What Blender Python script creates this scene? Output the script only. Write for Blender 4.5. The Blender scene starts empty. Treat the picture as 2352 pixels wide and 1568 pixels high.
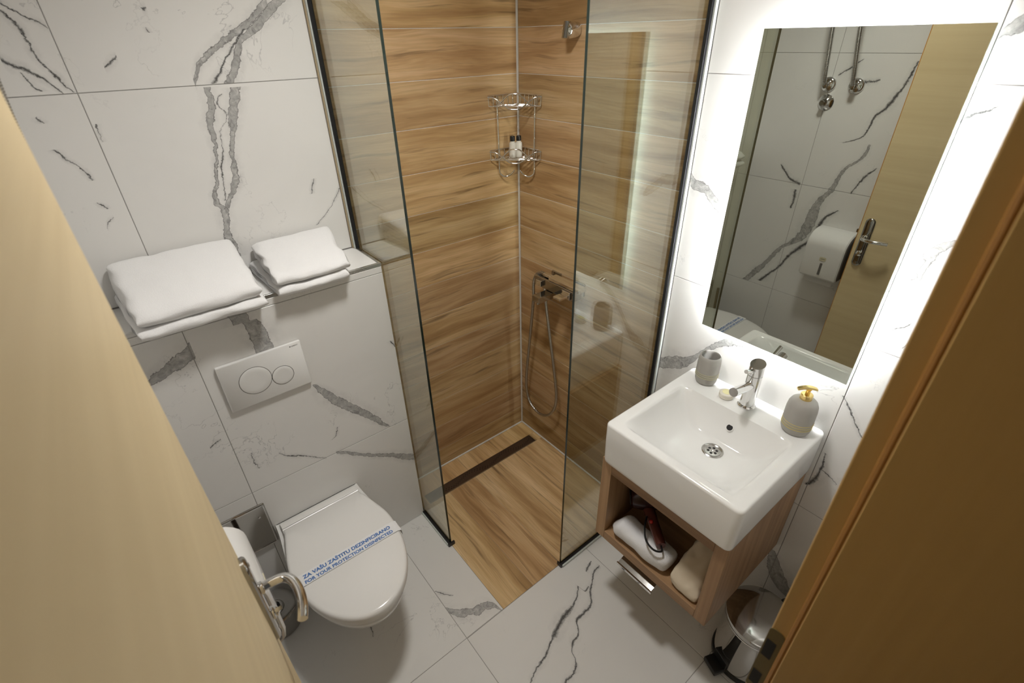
import bpy, bmesh, math, random
from mathutils import Vector, Matrix, noise

# ------------------------------------------------------------------ scene, camera, light
SC = bpy.context.scene
COL = SC.collection
R = math.radians
pi = math.pi
SC.view_settings.view_transform = 'Standard'
SC.view_settings.look = 'None'
SC.view_settings.gamma = 1.0
SC.view_settings.use_curve_mapping = False
SC.view_settings.exposure = 0.0

cam_d = bpy.data.cameras.new('camera')
cam = bpy.data.objects.new('camera', cam_d)
COL.objects.link(cam)
cam.location = (-1.3723, -1.6715, 1.8813)
cam.rotation_euler = (1.0155, 0.0205, -0.6785)
cam_d.sensor_width = 36.0
cam_d.sensor_fit = 'HORIZONTAL'
cam_d.lens = 1128.9 / 2352 * 36
cam_d.clip_start = 0.01
cam_d.dof.use_dof = True
cam_d.dof.focus_distance = 1.75
cam_d.dof.aperture_fstop = 3.5
SC.camera = cam
SC.cycles.max_bounces = 7
SC.cycles.diffuse_bounces = 4
SC.cycles.glossy_bounces = 4
SC.cycles.use_light_tree = False
SC.cycles.adaptive_threshold = .03
SC.cycles.transparent_max_bounces = 10

world = bpy.data.worlds.new('world')
SC.world = world
world.use_nodes = True
bg = world.node_tree.nodes['Background']
bg.inputs[0].default_value = (0.9, 0.85, 0.78, 1)
bg.inputs[1].default_value = 0.06

LAMP_POS = (-0.82, -0.79, 2.5)
LAMP_W = 9.3          # ceiling lamp
LED_E = 285.0           # strips behind the mirror
lamp_d = bpy.data.lights.new('ceiling_lamp_light', 'AREA')
lamp_d.shape = 'DISK'
lamp_d.size = 0.20
lamp_d.energy = LAMP_W
lamp_d.color = (1.0, 0.975, 0.942)
lamp_d.spread = R(143)
lamp_o = bpy.data.objects.new('ceiling_lamp_light', lamp_d)
lamp_o.location = (LAMP_POS[0], LAMP_POS[1], LAMP_POS[2] - 0.072)
COL.objects.link(lamp_o)

# ------------------------------------------------------------------ room measures
A_ = 0.756     # left glass panel plane x = -A_
S_ = 0.795     # right glass panel plane y = -S_
RG = 0.4565    # right glass free edge x = -RG
LG = 0.4186    # left glass free edge y = -LG
BX = 0.199     # cistern ledge front y = -BX
BH = 1.25      # ledge height
RW = 1.53      # room width
RD = 1.60      # room depth
CH = 2.50      # ceiling height

# ------------------------------------------------------------------ mesh helper
class MB:
    def __init__(s):
        s.v = []; s.f = []; s.m = []
    def add(s, vs, fs, mat=0, T=None):
        o = len(s.v)
        for p in vs:
            p = Vector(p)
            s.v.append(T @ p if T else p)
        for f in fs:
            s.f.append([i + o for i in f]); s.m.append(mat)
        return s
    def box(s, x0, x1, y0, y1, z0, z1, mat=0, T=None):
        vs = [(x, y, z) for z in (z0, z1) for y in (y0, y1) for x in (x0, x1)]
        fs = [(0, 2, 3, 1), (4, 5, 7, 6), (0, 1, 5, 4), (2, 6, 7, 3), (0, 4, 6, 2), (1, 3, 7, 5)]
        return s.add(vs, fs, mat, T)
    def prism(s, out, z0, z1, mat=0, T=None):
        n = len(out)
        vs = [(x, y, z0) for x, y in out] + [(x, y, z1) for x, y in out]
        fs = [tuple(range(n - 1, -1, -1)), tuple(range(n, 2 * n))]
        fs += [(i, (i + 1) % n, n + (i + 1) % n, n + i) for i in range(n)]
        return s.add(vs, fs, mat, T)
    def loft(s, loops, cap0=True, cap1=True, mat=0, T=None, closed=True):
        n = len(loops[0]); vs = [p for l in loops for p in l]; fs = []
        m = n if closed else n - 1
        for k in range(len(loops) - 1):
            for i in range(m):
                j = (i + 1) % n
                fs.append((k * n + i, k * n + j, (k + 1) * n + j, (k + 1) * n + i))
        if cap0: fs.append(tuple(range(n - 1, -1, -1)))
        if cap1: fs.append(tuple(range((len(loops) - 1) * n, len(loops) * n)))
        return s.add(vs, fs, mat, T)
    def lathe(s, prof, c=(0, 0, 0), n=32, mat=0, T=None, cap0=True, cap1=True):
        loops = [[(c[0] + r * math.cos(2 * pi * i / n), c[1] + r * math.sin(2 * pi * i / n), c[2] + z)
                  for i in range(n)] for r, z in prof]
        return s.loft(loops, cap0, cap1, mat, T)
    def tube(s, pts, r, n=10, closed=False, mat=0, T=None):
        pts = [Vector(p) for p in pts]; N = len(pts); loops = []
        up = None
        for i, p in enumerate(pts):
            a = pts[(i - 1) % N] if (closed or i) else p
            b = pts[(i + 1) % N] if (closed or i < N - 1) else p
            t = (b - a).normalized()
            if up is None:
                up = Vector((0, 0, 1)) if abs(t.z) < .9 else Vector((1, 0, 0))
            up = (up - t * up.dot(t))
            if up.length < 1e-6: up = t.orthogonal()
            up.normalize()
            q = t.cross(up)
            rr = r[i] if isinstance(r, (list, tuple)) else r
            loops.append([p + (up * math.cos(2 * pi * k / n) + q * math.sin(2 * pi * k / n)) * rr for k in range(n)])
        if closed:
            loops.append(loops[0])
            return s.loft(loops, False, False, mat, T)
        return s.loft(loops, True, True, mat, T)
    def build(s, name, mat, parent=None, smooth=40, bevel=None, seg=2, sub=0, label=None):
        me = bpy.data.meshes.new(name)
        me.from_pydata(s.v, [], s.f)
        mats = mat if isinstance(mat, (list, tuple)) else [mat]
        for m in mats: me.materials.append(m)
        for p, k in zip(me.polygons, s.m): p.material_index = k
        bm = bmesh.new(); bm.from_mesh(me)
        bmesh.ops.recalc_face_normals(bm, faces=bm.faces)
        bm.to_mesh(me); bm.free()
        if smooth:
            me.polygons.foreach_set('use_smooth', [True] * len(me.polygons))
            me.set_sharp_from_angle(angle=R(smooth))
        o = bpy.data.objects.new(name, me)
        COL.objects.link(o)
        if parent: attach(o, parent)
        if bevel:
            b = o.modifiers.new('bevel', 'BEVEL'); b.width = bevel; b.segments = seg
            b.limit_method = 'ANGLE'; b.angle_limit = R(35); b.harden_normals = True
        if sub:
            m = o.modifiers.new('sub', 'SUBSURF'); m.levels = sub; m.render_levels = sub
        if label: o['label'] = label
        return o

def attach(o, parent):
    o.parent = parent
    o.matrix_parent_inverse = world_of(parent).inverted()
def world_of(o):
    m = Matrix.LocRotScale(o.location, o.rotation_euler, o.scale)
    return world_of(o.parent) @ o.matrix_parent_inverse @ m if o.parent else m
def tag(o, label, cat=None, group=None, kind=None):
    o['label'] = label
    if cat: o['category'] = cat
    if group: o['group'] = group
    if kind: o['kind'] = kind
    return o
def thing(name, label, cat, loc=(0, 0, 0), group=None, kind=None):
    e = bpy.data.objects.new(name, None)
    e.empty_display_size = .05
    e.location = loc
    COL.objects.link(e)
    return tag(e, label, cat, group, kind)
def cr(pts, n=8, closed=False):
    P = [Vector(p) for p in pts]; N = len(P); out = []
    rng = N if closed else N - 1
    for i in range(rng):
        p0 = P[(i - 1) % N] if (closed or i) else P[0] * 2 - P[1]
        p1, p2 = P[i], P[(i + 1) % N]
        p3 = P[(i + 2) % N] if (closed or i < N - 2) else P[-1] * 2 - P[-2]
        for k in range(n):
            t = k / n
            out.append(.5 * ((2 * p1) + (p2 - p0) * t + (2 * p0 - 5 * p1 + 4 * p2 - p3) * t * t + (3 * p1 - p0 - 3 * p2 + p3) * t ** 3))
    if not closed: out.append(P[-1])
    return out
def rrect(x0, x1, y0, y1, r, n=6):
    out = []
    for cx, cy, a in ((x1 - r, y1 - r, 0), (x0 + r, y1 - r, 90), (x0 + r, y0 + r, 180), (x1 - r, y0 + r, 270)):
        for k in range(n + 1):
            t = R(a + 90 * k / n)
            out.append((cx + r * math.cos(t), cy + r * math.sin(t)))
    return out
def sstep(t):
    t = max(0., min(1., t)); return t * t * (3 - 2 * t)
def lerp(a, b, t): return a + (b - a) * t
# frames that lay a local XY drawing (Z = outwards) on a wall
def frame(o, ux, uy):
    ux, uy = Vector(ux), Vector(uy); uz = ux.cross(uy)
    m = Matrix((ux, uy, uz)).transposed().to_4x4(); m.translation = Vector(o); return m
def text_mesh(txt, size, width=None, bold=0.0):
    c = bpy.data.curves.new('t', 'FONT'); c.body = txt; c.size = size; c.offset = bold; c.resolution_u = 3
    o = bpy.data.objects.new('t', c); COL.objects.link(o)
    me = bpy.data.meshes.new_from_object(o.evaluated_get(bpy.context.evaluated_depsgraph_get()))
    bpy.data.objects.remove(o); bpy.data.curves.remove(c)
    xs = [v.co.x for v in me.vertices]
    if width and xs:
        k = width / (max(xs) - min(xs)); x0 = min(xs)
        for v in me.vertices: v.co.x = (v.co.x - x0) * k
    return me
def put_text(name, txt, size, width, T, mat, parent, bold=0.0):
    me = text_mesh(txt, size, width, bold)
    me.transform(T); me.name = name
    me.materials.clear(); me.materials.append(mat)
    o = bpy.data.objects.new(name, me); COL.objects.link(o); attach(o, parent)
    return o

# ------------------------------------------------------------------ material helper
class NT:
    def __init__(s, name):
        s.mat = bpy.data.materials.new(name); s.mat.use_nodes = True
        s.t = s.mat.node_tree; s.t.nodes.clear()
        s.out = s.t.nodes.new('ShaderNodeOutputMaterial')
    def n(s, kind, **kw):
        nd = s.t.nodes.new('ShaderNode' + kind)
        for k, v in kw.items(): setattr(nd, k, v)
        return nd
    def link(s, a, b): s.t.links.new(a, b)
    def setin(s, sock, v):
        if hasattr(v, 'is_linked') or isinstance(v, bpy.types.NodeSocket): s.link(v, sock)
        else: sock.default_value = v
    def math(s, op, a, b=None, c=None, clamp=False):
        nd = s.n('Math', operation=op, use_clamp=clamp)
        for i, v in enumerate((a, b, c)):
            if v is not None: s.setin(nd.inputs[i], v)
        return nd.outputs[0]
    def mix(s, f, a, b, mode='MIX'):
        nd = s.n('MixRGB', blend_type=mode)
        for i, v in enumerate((f, a, b)):
            if i and isinstance(v, tuple) and len(v) == 3: v = v + (1,)
            s.setin(nd.inputs[i], v)
        return nd.outputs[0]
    def noise(s, vec, scale, detail=4, rough=.55, dist=0., col=False):
        nd = s.n('TexNoise'); nd.inputs['Scale'].default_value = scale
        nd.inputs['Detail'].default_value = detail; nd.inputs['Roughness'].default_value = rough
        nd.inputs['Distortion'].default_value = dist
        if vec is not None: s.link(vec, nd.inputs['Vector'])
        return nd.outputs['Color' if col else 'Fac']
    def map(s, vec, loc=(0, 0, 0), rot=(0, 0, 0), scale=(1, 1, 1)):
        nd = s.n('Mapping'); s.link(vec, nd.inputs[0])
        nd.inputs[1].default_value = loc; nd.inputs[2].default_value = rot; nd.inputs[3].default_value = scale
        return nd.outputs[0]
    def ramp(s, f, stops):
        nd = s.n('ValToRGB'); e = nd.color_ramp.elements
        while len(e) < len(stops): e.new(.5)
        for el, (p, c) in zip(e, stops):
            el.position = p; el.color = c if len(c) == 4 else tuple(c) + (1,)
        s.setin(nd.inputs[0], f); return nd.outputs[0]
    def bump(s, h, strength=.2, dist=.002):
        nd = s.n('Bump'); nd.inputs['Strength'].default_value = strength; nd.inputs['Distance'].default_value = dist
        s.link(h, nd.inputs['Height']); return nd.outputs[0]
    def bsdf(s, color=(.8, .8, .8), rough=.5, metal=0., spec=.5, normal=None, **kw):
        nd = s.n('BsdfPrincipled')
        if isinstance(color, tuple) and len(color) == 3: color = color + (1,)
        s.setin(nd.inputs['Base Color'], color); s.setin(nd.inputs['Roughness'], rough)
        nd.inputs['Metallic'].default_value = metal; nd.inputs['Specular IOR Level'].default_value = spec
        for k, v in kw.items(): s.setin(nd.inputs[k], v)
        if normal is not None: s.link(normal, nd.inputs['Normal'])
        s.link(nd.outputs[0], s.out.inputs[0]); return nd
    def pos(s): return s.n('NewGeometry').outputs['Position']
    def obj(s): return s.n('TexCoord').outputs['Object']

def plain(name, col, rough=.4, metal=0., spec=.5, var=.06, scale=30, **kw):
    t = NT(name); p = t.obj(); f = t.noise(p, scale, 3)
    c = t.mix(f, tuple(x * (1 - var) for x in col), tuple(min(1, x * (1 + var)) for x in col))
    rr = t.math('MULTIPLY_ADD', f, .06, rough - .03 if rough > .05 else rough)
    t.bsdf(c, rr, metal, spec, **kw); return t.mat
def emis(name, col, strength):
    t = NT(name); e = t.n('Emission'); e.inputs[0].default_value = col + (1,); e.inputs[1].default_value = strength
    t.link(e.outputs[0], t.out.inputs[0]); return t.mat

VEINS = {}
VEINS['A'] = [
 ('b',0,[(-1.1083,1.7943,0.0093),(-1.0942,1.8189,0.0093),(-1.0761,1.8432,0.0082),(-1.0494,1.8621,0.0083),(-1.0005,1.8906,0.0084),(-0.9486,1.9195,0.0095),(-0.9071,1.9489,0.0107),(-0.8742,1.9784,0.0128)]),
 ('b',1,[(1.7872,-1.0251,0.0131),(1.8145,-1.0048,0.0119),(1.8499,-0.9855,0.0108),(1.88,-0.9711,0.0096),(1.9045,-0.9363,0.015),(1.9391,-0.8917,0.0162),(1.9789,-0.842,0.0196)]),
 ('c',1,[(1.7895,-1.0636,0.0074),(1.8162,-1.0392,0.0053),(1.8459,-1.014,0.0042),(1.8901,-0.9737,0.0042),(1.9136,-0.9504,0.0053)]),
 ('b',1,[(1.3133,-1.1432,0.0118),(1.3537,-1.1451,0.0115),(1.3784,-1.1489,0.0101),(1.4242,-1.1412,0.0099),(1.4605,-1.1374,0.0097),(1.4848,-1.1489,0.0083),(1.5268,-1.1371,0.0059),(1.585,-1.1191,0.0046),(1.6419,-1.1049,0.0056),(1.6979,-1.1008,0.0098),(1.7486,-1.0828,0.0086),(1.7824,-1.0828,0.0095)]),
 ('b',1,[(1.4616,-1.1299,0.0073),(1.4959,-1.1064,0.0085),(1.5421,-1.0807,0.0096),(1.6137,-1.069,0.007),(1.6699,-1.0499,0.0091),(1.7248,-1.0325,0.0134),(1.7778,-1.0112,0.0132)]),
 ('c',1,[(1.4865,-1.1248,0.0024),(1.5233,-1.1172,0.0024),(1.5774,-1.1089,0.0035),(1.6225,-1.0905,0.0023),(1.6736,-1.0829,0.0011),(1.7134,-1.054,0.0011),(1.7388,-1.0684,0.0027),(1.7644,-1.0518,0.0016)]),
 ('c',0,[(-1.4666,1.8634,0.0079),(-1.4503,1.8469,0.0065),(-1.4303,1.8374,0.0058),(-1.4115,1.8233,0.0051),(-1.3958,1.8018,0.0043),(-1.3859,1.7902,0.0026)]),
 ('c',1,[(1.7955,-1.4229,0.0043),(1.807,-1.4338,0.0034),(1.8231,-1.4393,0.0025),(1.8355,-1.4454,0.0016)]),
 ('c',1,[(1.7896,-1.3639,0.0027),(1.8051,-1.3758,0.0026),(1.831,-1.3896,0.0043),(1.8472,-1.3994,0.0025),(1.8697,-1.4048,0.0033),(1.8931,-1.4071,0.0024),(1.9225,-1.4118,0.004),(1.9524,-1.4284,0.0031)]),
 ('c',0,[(-1.4237,1.9632,0.0031),(-1.3921,1.9416,0.0032),(-1.3759,1.9304,0.0032),(-1.362,1.9181,0.0025)]),
 ('c',1,[(1.5909,-1.4063,0.0019),(1.6134,-1.4128,0.0029),(1.6295,-1.4215,0.0028),(1.6425,-1.432,0.0023),(1.6716,-1.4524,0.0045)]),
 ('c',1,[(1.5172,-1.4018,0.002),(1.5277,-1.4082,0.003),(1.5372,-1.4158,0.002)]),
 ('c',0,[(-1.4211,1.4686,0.001),(-1.4114,1.4842,0.0021),(-1.3966,1.4928,0.001)]),
 ('c',1,[(1.7293,-1.4469,0.0017),(1.7353,-1.4508,0.0035),(1.7449,-1.4532,0.0017)]),
 ('c',1,[(1.6768,-1.3501,0.001),(1.7074,-1.351,0.0019),(1.7185,-1.3521,0.0028)]),
 ('c',0,[(-1.1709,1.9597,0.0018),(-1.165,1.9563,0.0046),(-1.159,1.9581,0.0027)]),
 ('c',1,[(1.9074,-1.1695,0.0028),(1.9192,-1.1745,0.0009)]),
 ('c',0,[(-1.2876,1.8378,0.0027),(-1.2695,1.8489,0.0046),(-1.2552,1.8594,0.0027)]),
 ('c',1,[(1.4592,-0.874,0.0014),(1.4855,-0.865,0.003),(1.5049,-0.8575,0.0014)]),
 ('c',1,[(1.3563,-0.8822,0.0022),(1.382,-0.8495,0.0018),(1.4247,-0.8054,0.0018),(1.4889,-0.7613,0.0014)]),
]
VEINS['X'] = [
 ('b',1,[(1.1876,-1.2143,0.0238),(1.214,-1.2196,0.0234),(1.2434,-1.2225,0.0242)]),
 ('b',1,[(1.0783,-1.181,0.0272),(1.1173,-1.1804,0.0253),(1.1493,-1.184,0.0261),(1.1882,-1.1925,0.0203)]),
 ('b',1,[(0.5778,-0.8466,0.0031),(0.6158,-0.8737,0.01),(0.6685,-0.9095,0.0172),(0.7348,-0.9658,0.0217),(0.7947,-1.0108,0.0206),(0.8437,-1.0425,0.0148),(0.8732,-1.0602,0.0097),(0.8964,-1.0698,0.0032)]),
 ('b',0,[(-1.0626,0.5777,0.0028),(-1.0212,0.5469,0.0097),(-0.9434,0.4858,0.0082),(-0.8575,0.4307,0.0109),(-0.813,0.3948,0.0158),(-0.7622,0.3595,0.0187)]),
 ('b',0,[(-1.4805,1.0986,0.0114),(-1.451,1.1096,0.0149),(-1.4152,1.1225,0.0198),(-1.3844,1.1352,0.0223),(-1.3542,1.1513,0.0237)]),
 ('c',1,[(0.9191,-0.7629,0.0027),(0.9339,-0.7711,0.0045),(0.9508,-0.7805,0.0026)]),
 ('c',0,[(-1.2424,0.6873,0.0016),(-1.2199,0.6607,0.0033),(-1.1809,0.6357,0.0043),(-1.1481,0.6103,0.0021),(-1.1007,0.5709,0.0018)]),
 ('c',1,[(0.6612,-1.3122,0.0016),(0.7063,-1.3189,0.0023),(0.7358,-1.3187,0.0015)]),
 ('c',1,[(0.6405,-1.0655,0.0018),(0.6507,-1.0468,0.0027),(0.6857,-1.0343,0.0018)]),
 ('c',0,[(-1.4148,0.8153,0.0042),(-1.3932,0.8294,0.0028),(-1.3793,0.8301,0.0014)]),
]
VEINS['B'] = [
 ('b',0,[(-0.9458,1.4266,0.0105),(-0.9104,1.4525,0.0172),(-0.8718,1.4846,0.0147),(-0.83,1.4936,0.0151),(-0.8105,1.5313,0.0027)]),
 ('b',0,[(-1.1009,1.0437,0.0088),(-1.0616,1.0349,0.0136),(-1.0086,0.9945,0.0128),(-0.9629,0.9371,0.0152),(-0.9284,0.8921,0.0212),(-0.8707,0.8586,0.0279),(-0.8049,0.8245,0.0235)]),
 ('b',1,[(1.3359,-1.3993,0.001),(1.3553,-1.4083,0.0029),(1.3724,-1.4247,0.0037),(1.3922,-1.4437,0.0064),(1.4193,-1.4476,0.008),(1.4475,-1.4474,0.0105),(1.466,-1.4583,0.0119),(1.4901,-1.4805,0.0066)]),
 ('b',0,[(-1.4616,1.9028,0.0149),(-1.4301,1.8848,0.0156),(-1.4104,1.8706,0.0108),(-1.4014,1.8619,0.0041)]),
 ('c',0,[(-1.4505,1.752,0.0014),(-1.4294,1.739,0.0043),(-1.4045,1.7236,0.0075),(-1.398,1.7125,0.0046)]),
 ('c',1,[(0.9145,-1.4794,0.0018),(0.941,-1.46,0.0031),(0.9839,-1.4299,0.0042),(1.0205,-1.3974,0.0018)]),
 ('c',1,[(0.6685,-1.3975,0.0046),(0.7001,-1.412,0.0089),(0.7517,-1.4198,0.005),(0.8144,-1.4123,0.0027)]),
 ('c',0,[(-1.4705,0.7307,0.0014),(-1.4463,0.7419,0.0028),(-1.4178,0.75,0.0014)]),
 ('b',1,[(0.155,-1.5148,0.0194),(0.172,-1.4763,0.0392),(0.2052,-1.4393,0.0372),(0.2597,-1.409,0.0289),(0.3261,-1.3836,0.0075)]),
 ('c',0,[(-1.4696,1.2813,0.001),(-1.4609,1.2679,0.0029),(-1.4391,1.2509,0.002)]),
 ('c',1,[(1.2107,-1.4714,0.002),(1.2343,-1.4815,0.0029),(1.252,-1.4931,0.0019)]),
]
VEINS['F'] = [
 ('b',0,[(-0.9284,-0.6566,0.0119),(-0.9037,-0.6924,0.0202),(-0.8688,-0.7125,0.0169),(-0.8419,-0.7325,0.0169),(-0.8087,-0.7355,0.0171),(-0.7739,-0.7598,0.0171),(-0.7635,-0.7906,0.0085)]),
 ('c',0,[(-0.7754,-1.1372,0.0042),(-0.7435,-1.1275,0.0057),(-0.6994,-1.1232,0.0058),(-0.673,-1.1013,0.0059),(-0.6589,-1.0697,0.0046),(-0.6363,-1.0514,0.0062),(-0.6019,-1.044,0.0063),(-0.5862,-1.0263,0.0064),(-0.5572,-0.9999,0.0066),(-0.5211,-1.0016,0.0067),(-0.4871,-0.9967,0.0068),(-0.4458,-0.9577,0.0071),(-0.4054,-0.9314,0.0046),(-0.376,-0.9112,0.0056),(-0.3334,-0.9032,0.0023)]),
 ('c',0,[(-0.8427,-1.053,0.0042),(-0.8029,-1.0346,0.0044),(-0.7581,-1.0257,0.006),(-0.6987,-1.0,0.0047),(-0.6575,-0.9839,0.0144),(-0.6053,-0.9645,0.0132),(-0.5453,-0.9553,0.0085),(-0.5075,-0.9414,0.0052),(-0.4674,-0.9114,0.0045)]),
 ('c',0,[(-0.4674,-0.9114,0.0036),(-0.4592,-0.9443,0.0053),(-0.4352,-0.9405,0.0036)]),
 ('c',0,[(-0.3966,-0.8866,0.0037),(-0.3768,-0.8776,0.0057),(-0.3452,-0.8674,0.0029)]),
 ('c',1,[(-0.6232,-0.8786,0.0018),(-0.5863,-0.9063,0.0036),(-0.5618,-0.9217,0.0018)]),
 ('c',1,[(-0.5679,-1.1921,0.0016),(-0.5291,-1.1843,0.0025),(-0.5097,-1.1824,0.0025)]),
]
VEINS['C'] = [
 ('b',1,[(0.5784,-0.3968,0.0167),(0.6516,-0.4429,0.0188),(0.7255,-0.4911,0.0129),(0.8282,-0.5485,0.0123),(0.9095,-0.6302,0.0256),(0.9972,-0.6582,0.027),(1.0525,-0.6623,0.0243),(1.1121,-0.6712,0.0173),(1.1825,-0.7099,0.0125),(1.2859,-0.7394,0.008),(1.3627,-0.8041,0.0076),(1.4146,-0.8114,0.0056)]),
 ('c',1,[(0.6014,-0.4801,0.0161),(0.6722,-0.5312,0.0103),(0.7229,-0.5693,0.0101),(0.7936,-0.6,0.0122),(0.8559,-0.6453,0.0165),(0.9268,-0.6944,0.0136),(0.9925,-0.7065,0.0111),(1.0357,-0.7199,0.0109),(1.0934,-0.7724,0.0042)]),
 ('c',0,[(-0.5569,1.185,0.0088),(-0.5017,1.2024,0.009),(-0.4677,1.233,0.009),(-0.4306,1.2656,0.0045)]),
 ('c',1,[(1.0536,-0.5405,0.0046),(1.0973,-0.5448,0.0091),(1.1546,-0.5404,0.009)]),
 ('c',1,[(1.1833,-0.8033,0.004),(1.2401,-0.8244,0.0059),(1.2671,-0.8368,0.0077),(1.318,-0.8761,0.0037)]),
 ('c',1,[(1.4082,-0.6955,0.0059),(1.4252,-0.7386,0.0077),(1.4528,-0.7769,0.0056),(1.5335,-0.7961,0.0072),(1.5685,-0.8249,0.0124),(1.6177,-0.8476,0.0103),(1.6837,-0.8728,0.0067),(1.7577,-0.8867,0.0049)]),
 ('c',0,[(-0.7683,1.6813,0.0035),(-0.7326,1.6729,0.0053),(-0.6878,1.6728,0.0055)]),
 ('c',0,[(-0.6767,1.7629,0.0036),(-0.6337,1.7275,0.0055),(-0.5872,1.696,0.0038)]),
]
MARBLE = {}
def marble_for(name, w, i, j, base=(.80, .79, .765)):
    """stone of one wall: a tile only carries the veins that cross it"""
    def pick(lo, hi):
        keep = []
        for k, (kind, s, pts) in enumerate(VEINS[w]):
            a0, a1 = pts[0][0], pts[-1][0]
            b0, b1 = min(p[1] for p in pts), max(p[1] for p in pts)
            m = max(p[2] for p in pts) * 3 + .02
            r = (a0, a1, b0, b1) if s == 0 else (b0, b1, a0, a1)
            if r[1] + m > lo[i] and r[0] - m < hi[i] and r[3] + m > lo[j] and r[2] - m < hi[j]: keep.append(k)
        key = (name, tuple(keep))
        if key not in MARBLE: MARBLE[key] = marble(name, w, i, j, base, keep)
        return MARBLE[key]
    return pick
def marble(name, w, i, j, base, keep):
    """white stone tile; grey veins run along fixed curves of the wall plane (metres)"""
    t = NT(name); P = t.pos()
    sp = t.n('SeparateXYZ'); t.link(P, sp.inputs[0])
    co = (sp.outputs[i], sp.outputs[j])
    n1 = t.math('SUBTRACT', t.noise(P, 38, 3, .65), .5)
    n2 = t.math('SUBTRACT', t.noise(t.map(P, (3.1, 1.7, 5.3)), 55, 4, .72), .5)
    nb = t.math('MULTIPLY', n1, .026)
    nc = t.math('MULTIPLY', n2, .021)
    mb = mc = me = mh = None
    for kind, s, pts in [VEINS[w][k] for k in keep]:
        S, Cc = co[s], co[1 - s]
        s0, s1 = pts[0][0], pts[-1][0]
        cs = [p[1] for p in pts]; c0, c1 = min(cs), max(cs); c1 = max(c1, c0 + .004)
        wm = max(p[2] for p in pts)
        tt = t.n('MapRange'); t.link(S, tt.inputs[0]); tt.inputs[1].default_value = s0; tt.inputs[2].default_value = s1
        def curve(vals):
            nd = t.n('FloatCurve'); cu = nd.mapping.curves[0]
            L = [((p[0] - s0) / (s1 - s0), max(0., min(1., v))) for p, v in zip(pts, vals)]
            while len(cu.points) < len(L): cu.points.new(.5, .5)
            for q, l in zip(cu.points, L): q.location = l; q.handle_type = 'AUTO_CLAMPED'
            nd.mapping.update(); t.link(tt.outputs[0], nd.inputs[1]); return nd.outputs[0]
        cc = t.math('MULTIPLY_ADD', curve([(c - c0) / (c1 - c0) for c in cs]), c1 - c0, c0)
        ww = t.math('MULTIPLY', curve([p[2] / wm for p in pts]), wm)
        inside = t.math('GREATER_THAN', t.math('MULTIPLY', t.math('SUBTRACT', S, s0), t.math('SUBTRACT', s1, S)), 0.)
        d = t.math('ABSOLUTE', t.math('SUBTRACT', t.math('ADD', Cc, nb if kind == 'b' else nc), cc))
        g = t.math('SUBTRACT', ww, d)
        if kind == 'b':
            m = t.math('MULTIPLY', t.math('DIVIDE', g, .0016, clamp=True), inside)
            mb = m if mb is None else t.math('MAXIMUM', mb, m)
            e = t.math('MULTIPLY', t.math('SUBTRACT', 1., t.math('DIVIDE', t.math('ABSOLUTE', t.math('SUBTRACT', g, .0012)), .0015, clamp=True)), inside)
            me = e if me is None else t.math('MAXIMUM', me, e)
        else:
            m = t.math('MULTIPLY', t.math('DIVIDE', g, t.math('MULTIPLY_ADD', ww, .8, .0005), clamp=True), inside)
            mc = m if mc is None else t.math('MAXIMUM', mc, m)
        hl = t.math('MULTIPLY', t.math('SUBTRACT', 1., t.math('DIVIDE', d, t.math('MULTIPLY_ADD', ww, 2.6, .006), clamp=True)), inside)
        mh = hl if mh is None else t.math('MAXIMUM', mh, hl)
    cloud = t.ramp(t.noise(P, 2.6, 4, .62, .6), [(.45, (0, 0, 0)), (.75, (1, 1, 1))])
    c = t.mix(t.math('MULTIPLY', cloud, .16), base, (.60, .59, .58))
    # thin stray cracks and specks
    ridge = t.math('ABSOLUTE', t.math('SUBTRACT', t.noise(t.map(P, (9, 4, 2)), 5.5, 5, .62, .4), .5))
    line = t.math('SUBTRACT', 1., t.math('DIVIDE', ridge, .006, clamp=True))
    where = t.ramp(t.noise(t.map(P, (5, 8, 1)), 3.2, 2, .5), [(.55, (0, 0, 0)), (.66, (1, 1, 1))])
    spk = t.ramp(t.noise(P, 17, 4, .7), [(.70, (0, 0, 0)), (.78, (1, 1, 1))])
    stray = t.math('MAXIMUM', t.math('MULTIPLY', t.math('MULTIPLY', line, where), .45), t.math('MULTIPLY', t.math('MULTIPLY', spk, where), .8))
    c = t.mix(stray, c, (.25, .25, .26))
    if mh is not None:
        c = t.mix(t.math('MULTIPLY', mh, t.math('MULTIPLY', t.math('SUBTRACT', t.noise(P, 26, 3, .65), .30, clamp=True), 1.5)), c, (.42, .418, .41))
    if mb is not None:
        mot = t.noise(P, 45, 5, .7, 1.2)
        gcol = t.ramp(mot, [(.30, (.19, .187, .183)), (.45, (.36, .355, .345)), (.58, (.46, .455, .44)), (.70, (.62, .615, .60))])
        c = t.mix(t.math('MULTIPLY', mb, .93), c, gcol)
        c = t.mix(t.math('MULTIPLY', me, t.math('MULTIPLY', mot, 1.5), clamp=True), c, (.09, .087, .085))
    if mc is not None:
        k = t.math('MULTIPLY', mc, t.math('MULTIPLY_ADD', t.noise(P, 60, 4), 1.2, .45), clamp=True)
        c = t.mix(k, c, (.10, .099, .097))
    t.bsdf(c, .26, 0., .42); return t.mat

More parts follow.
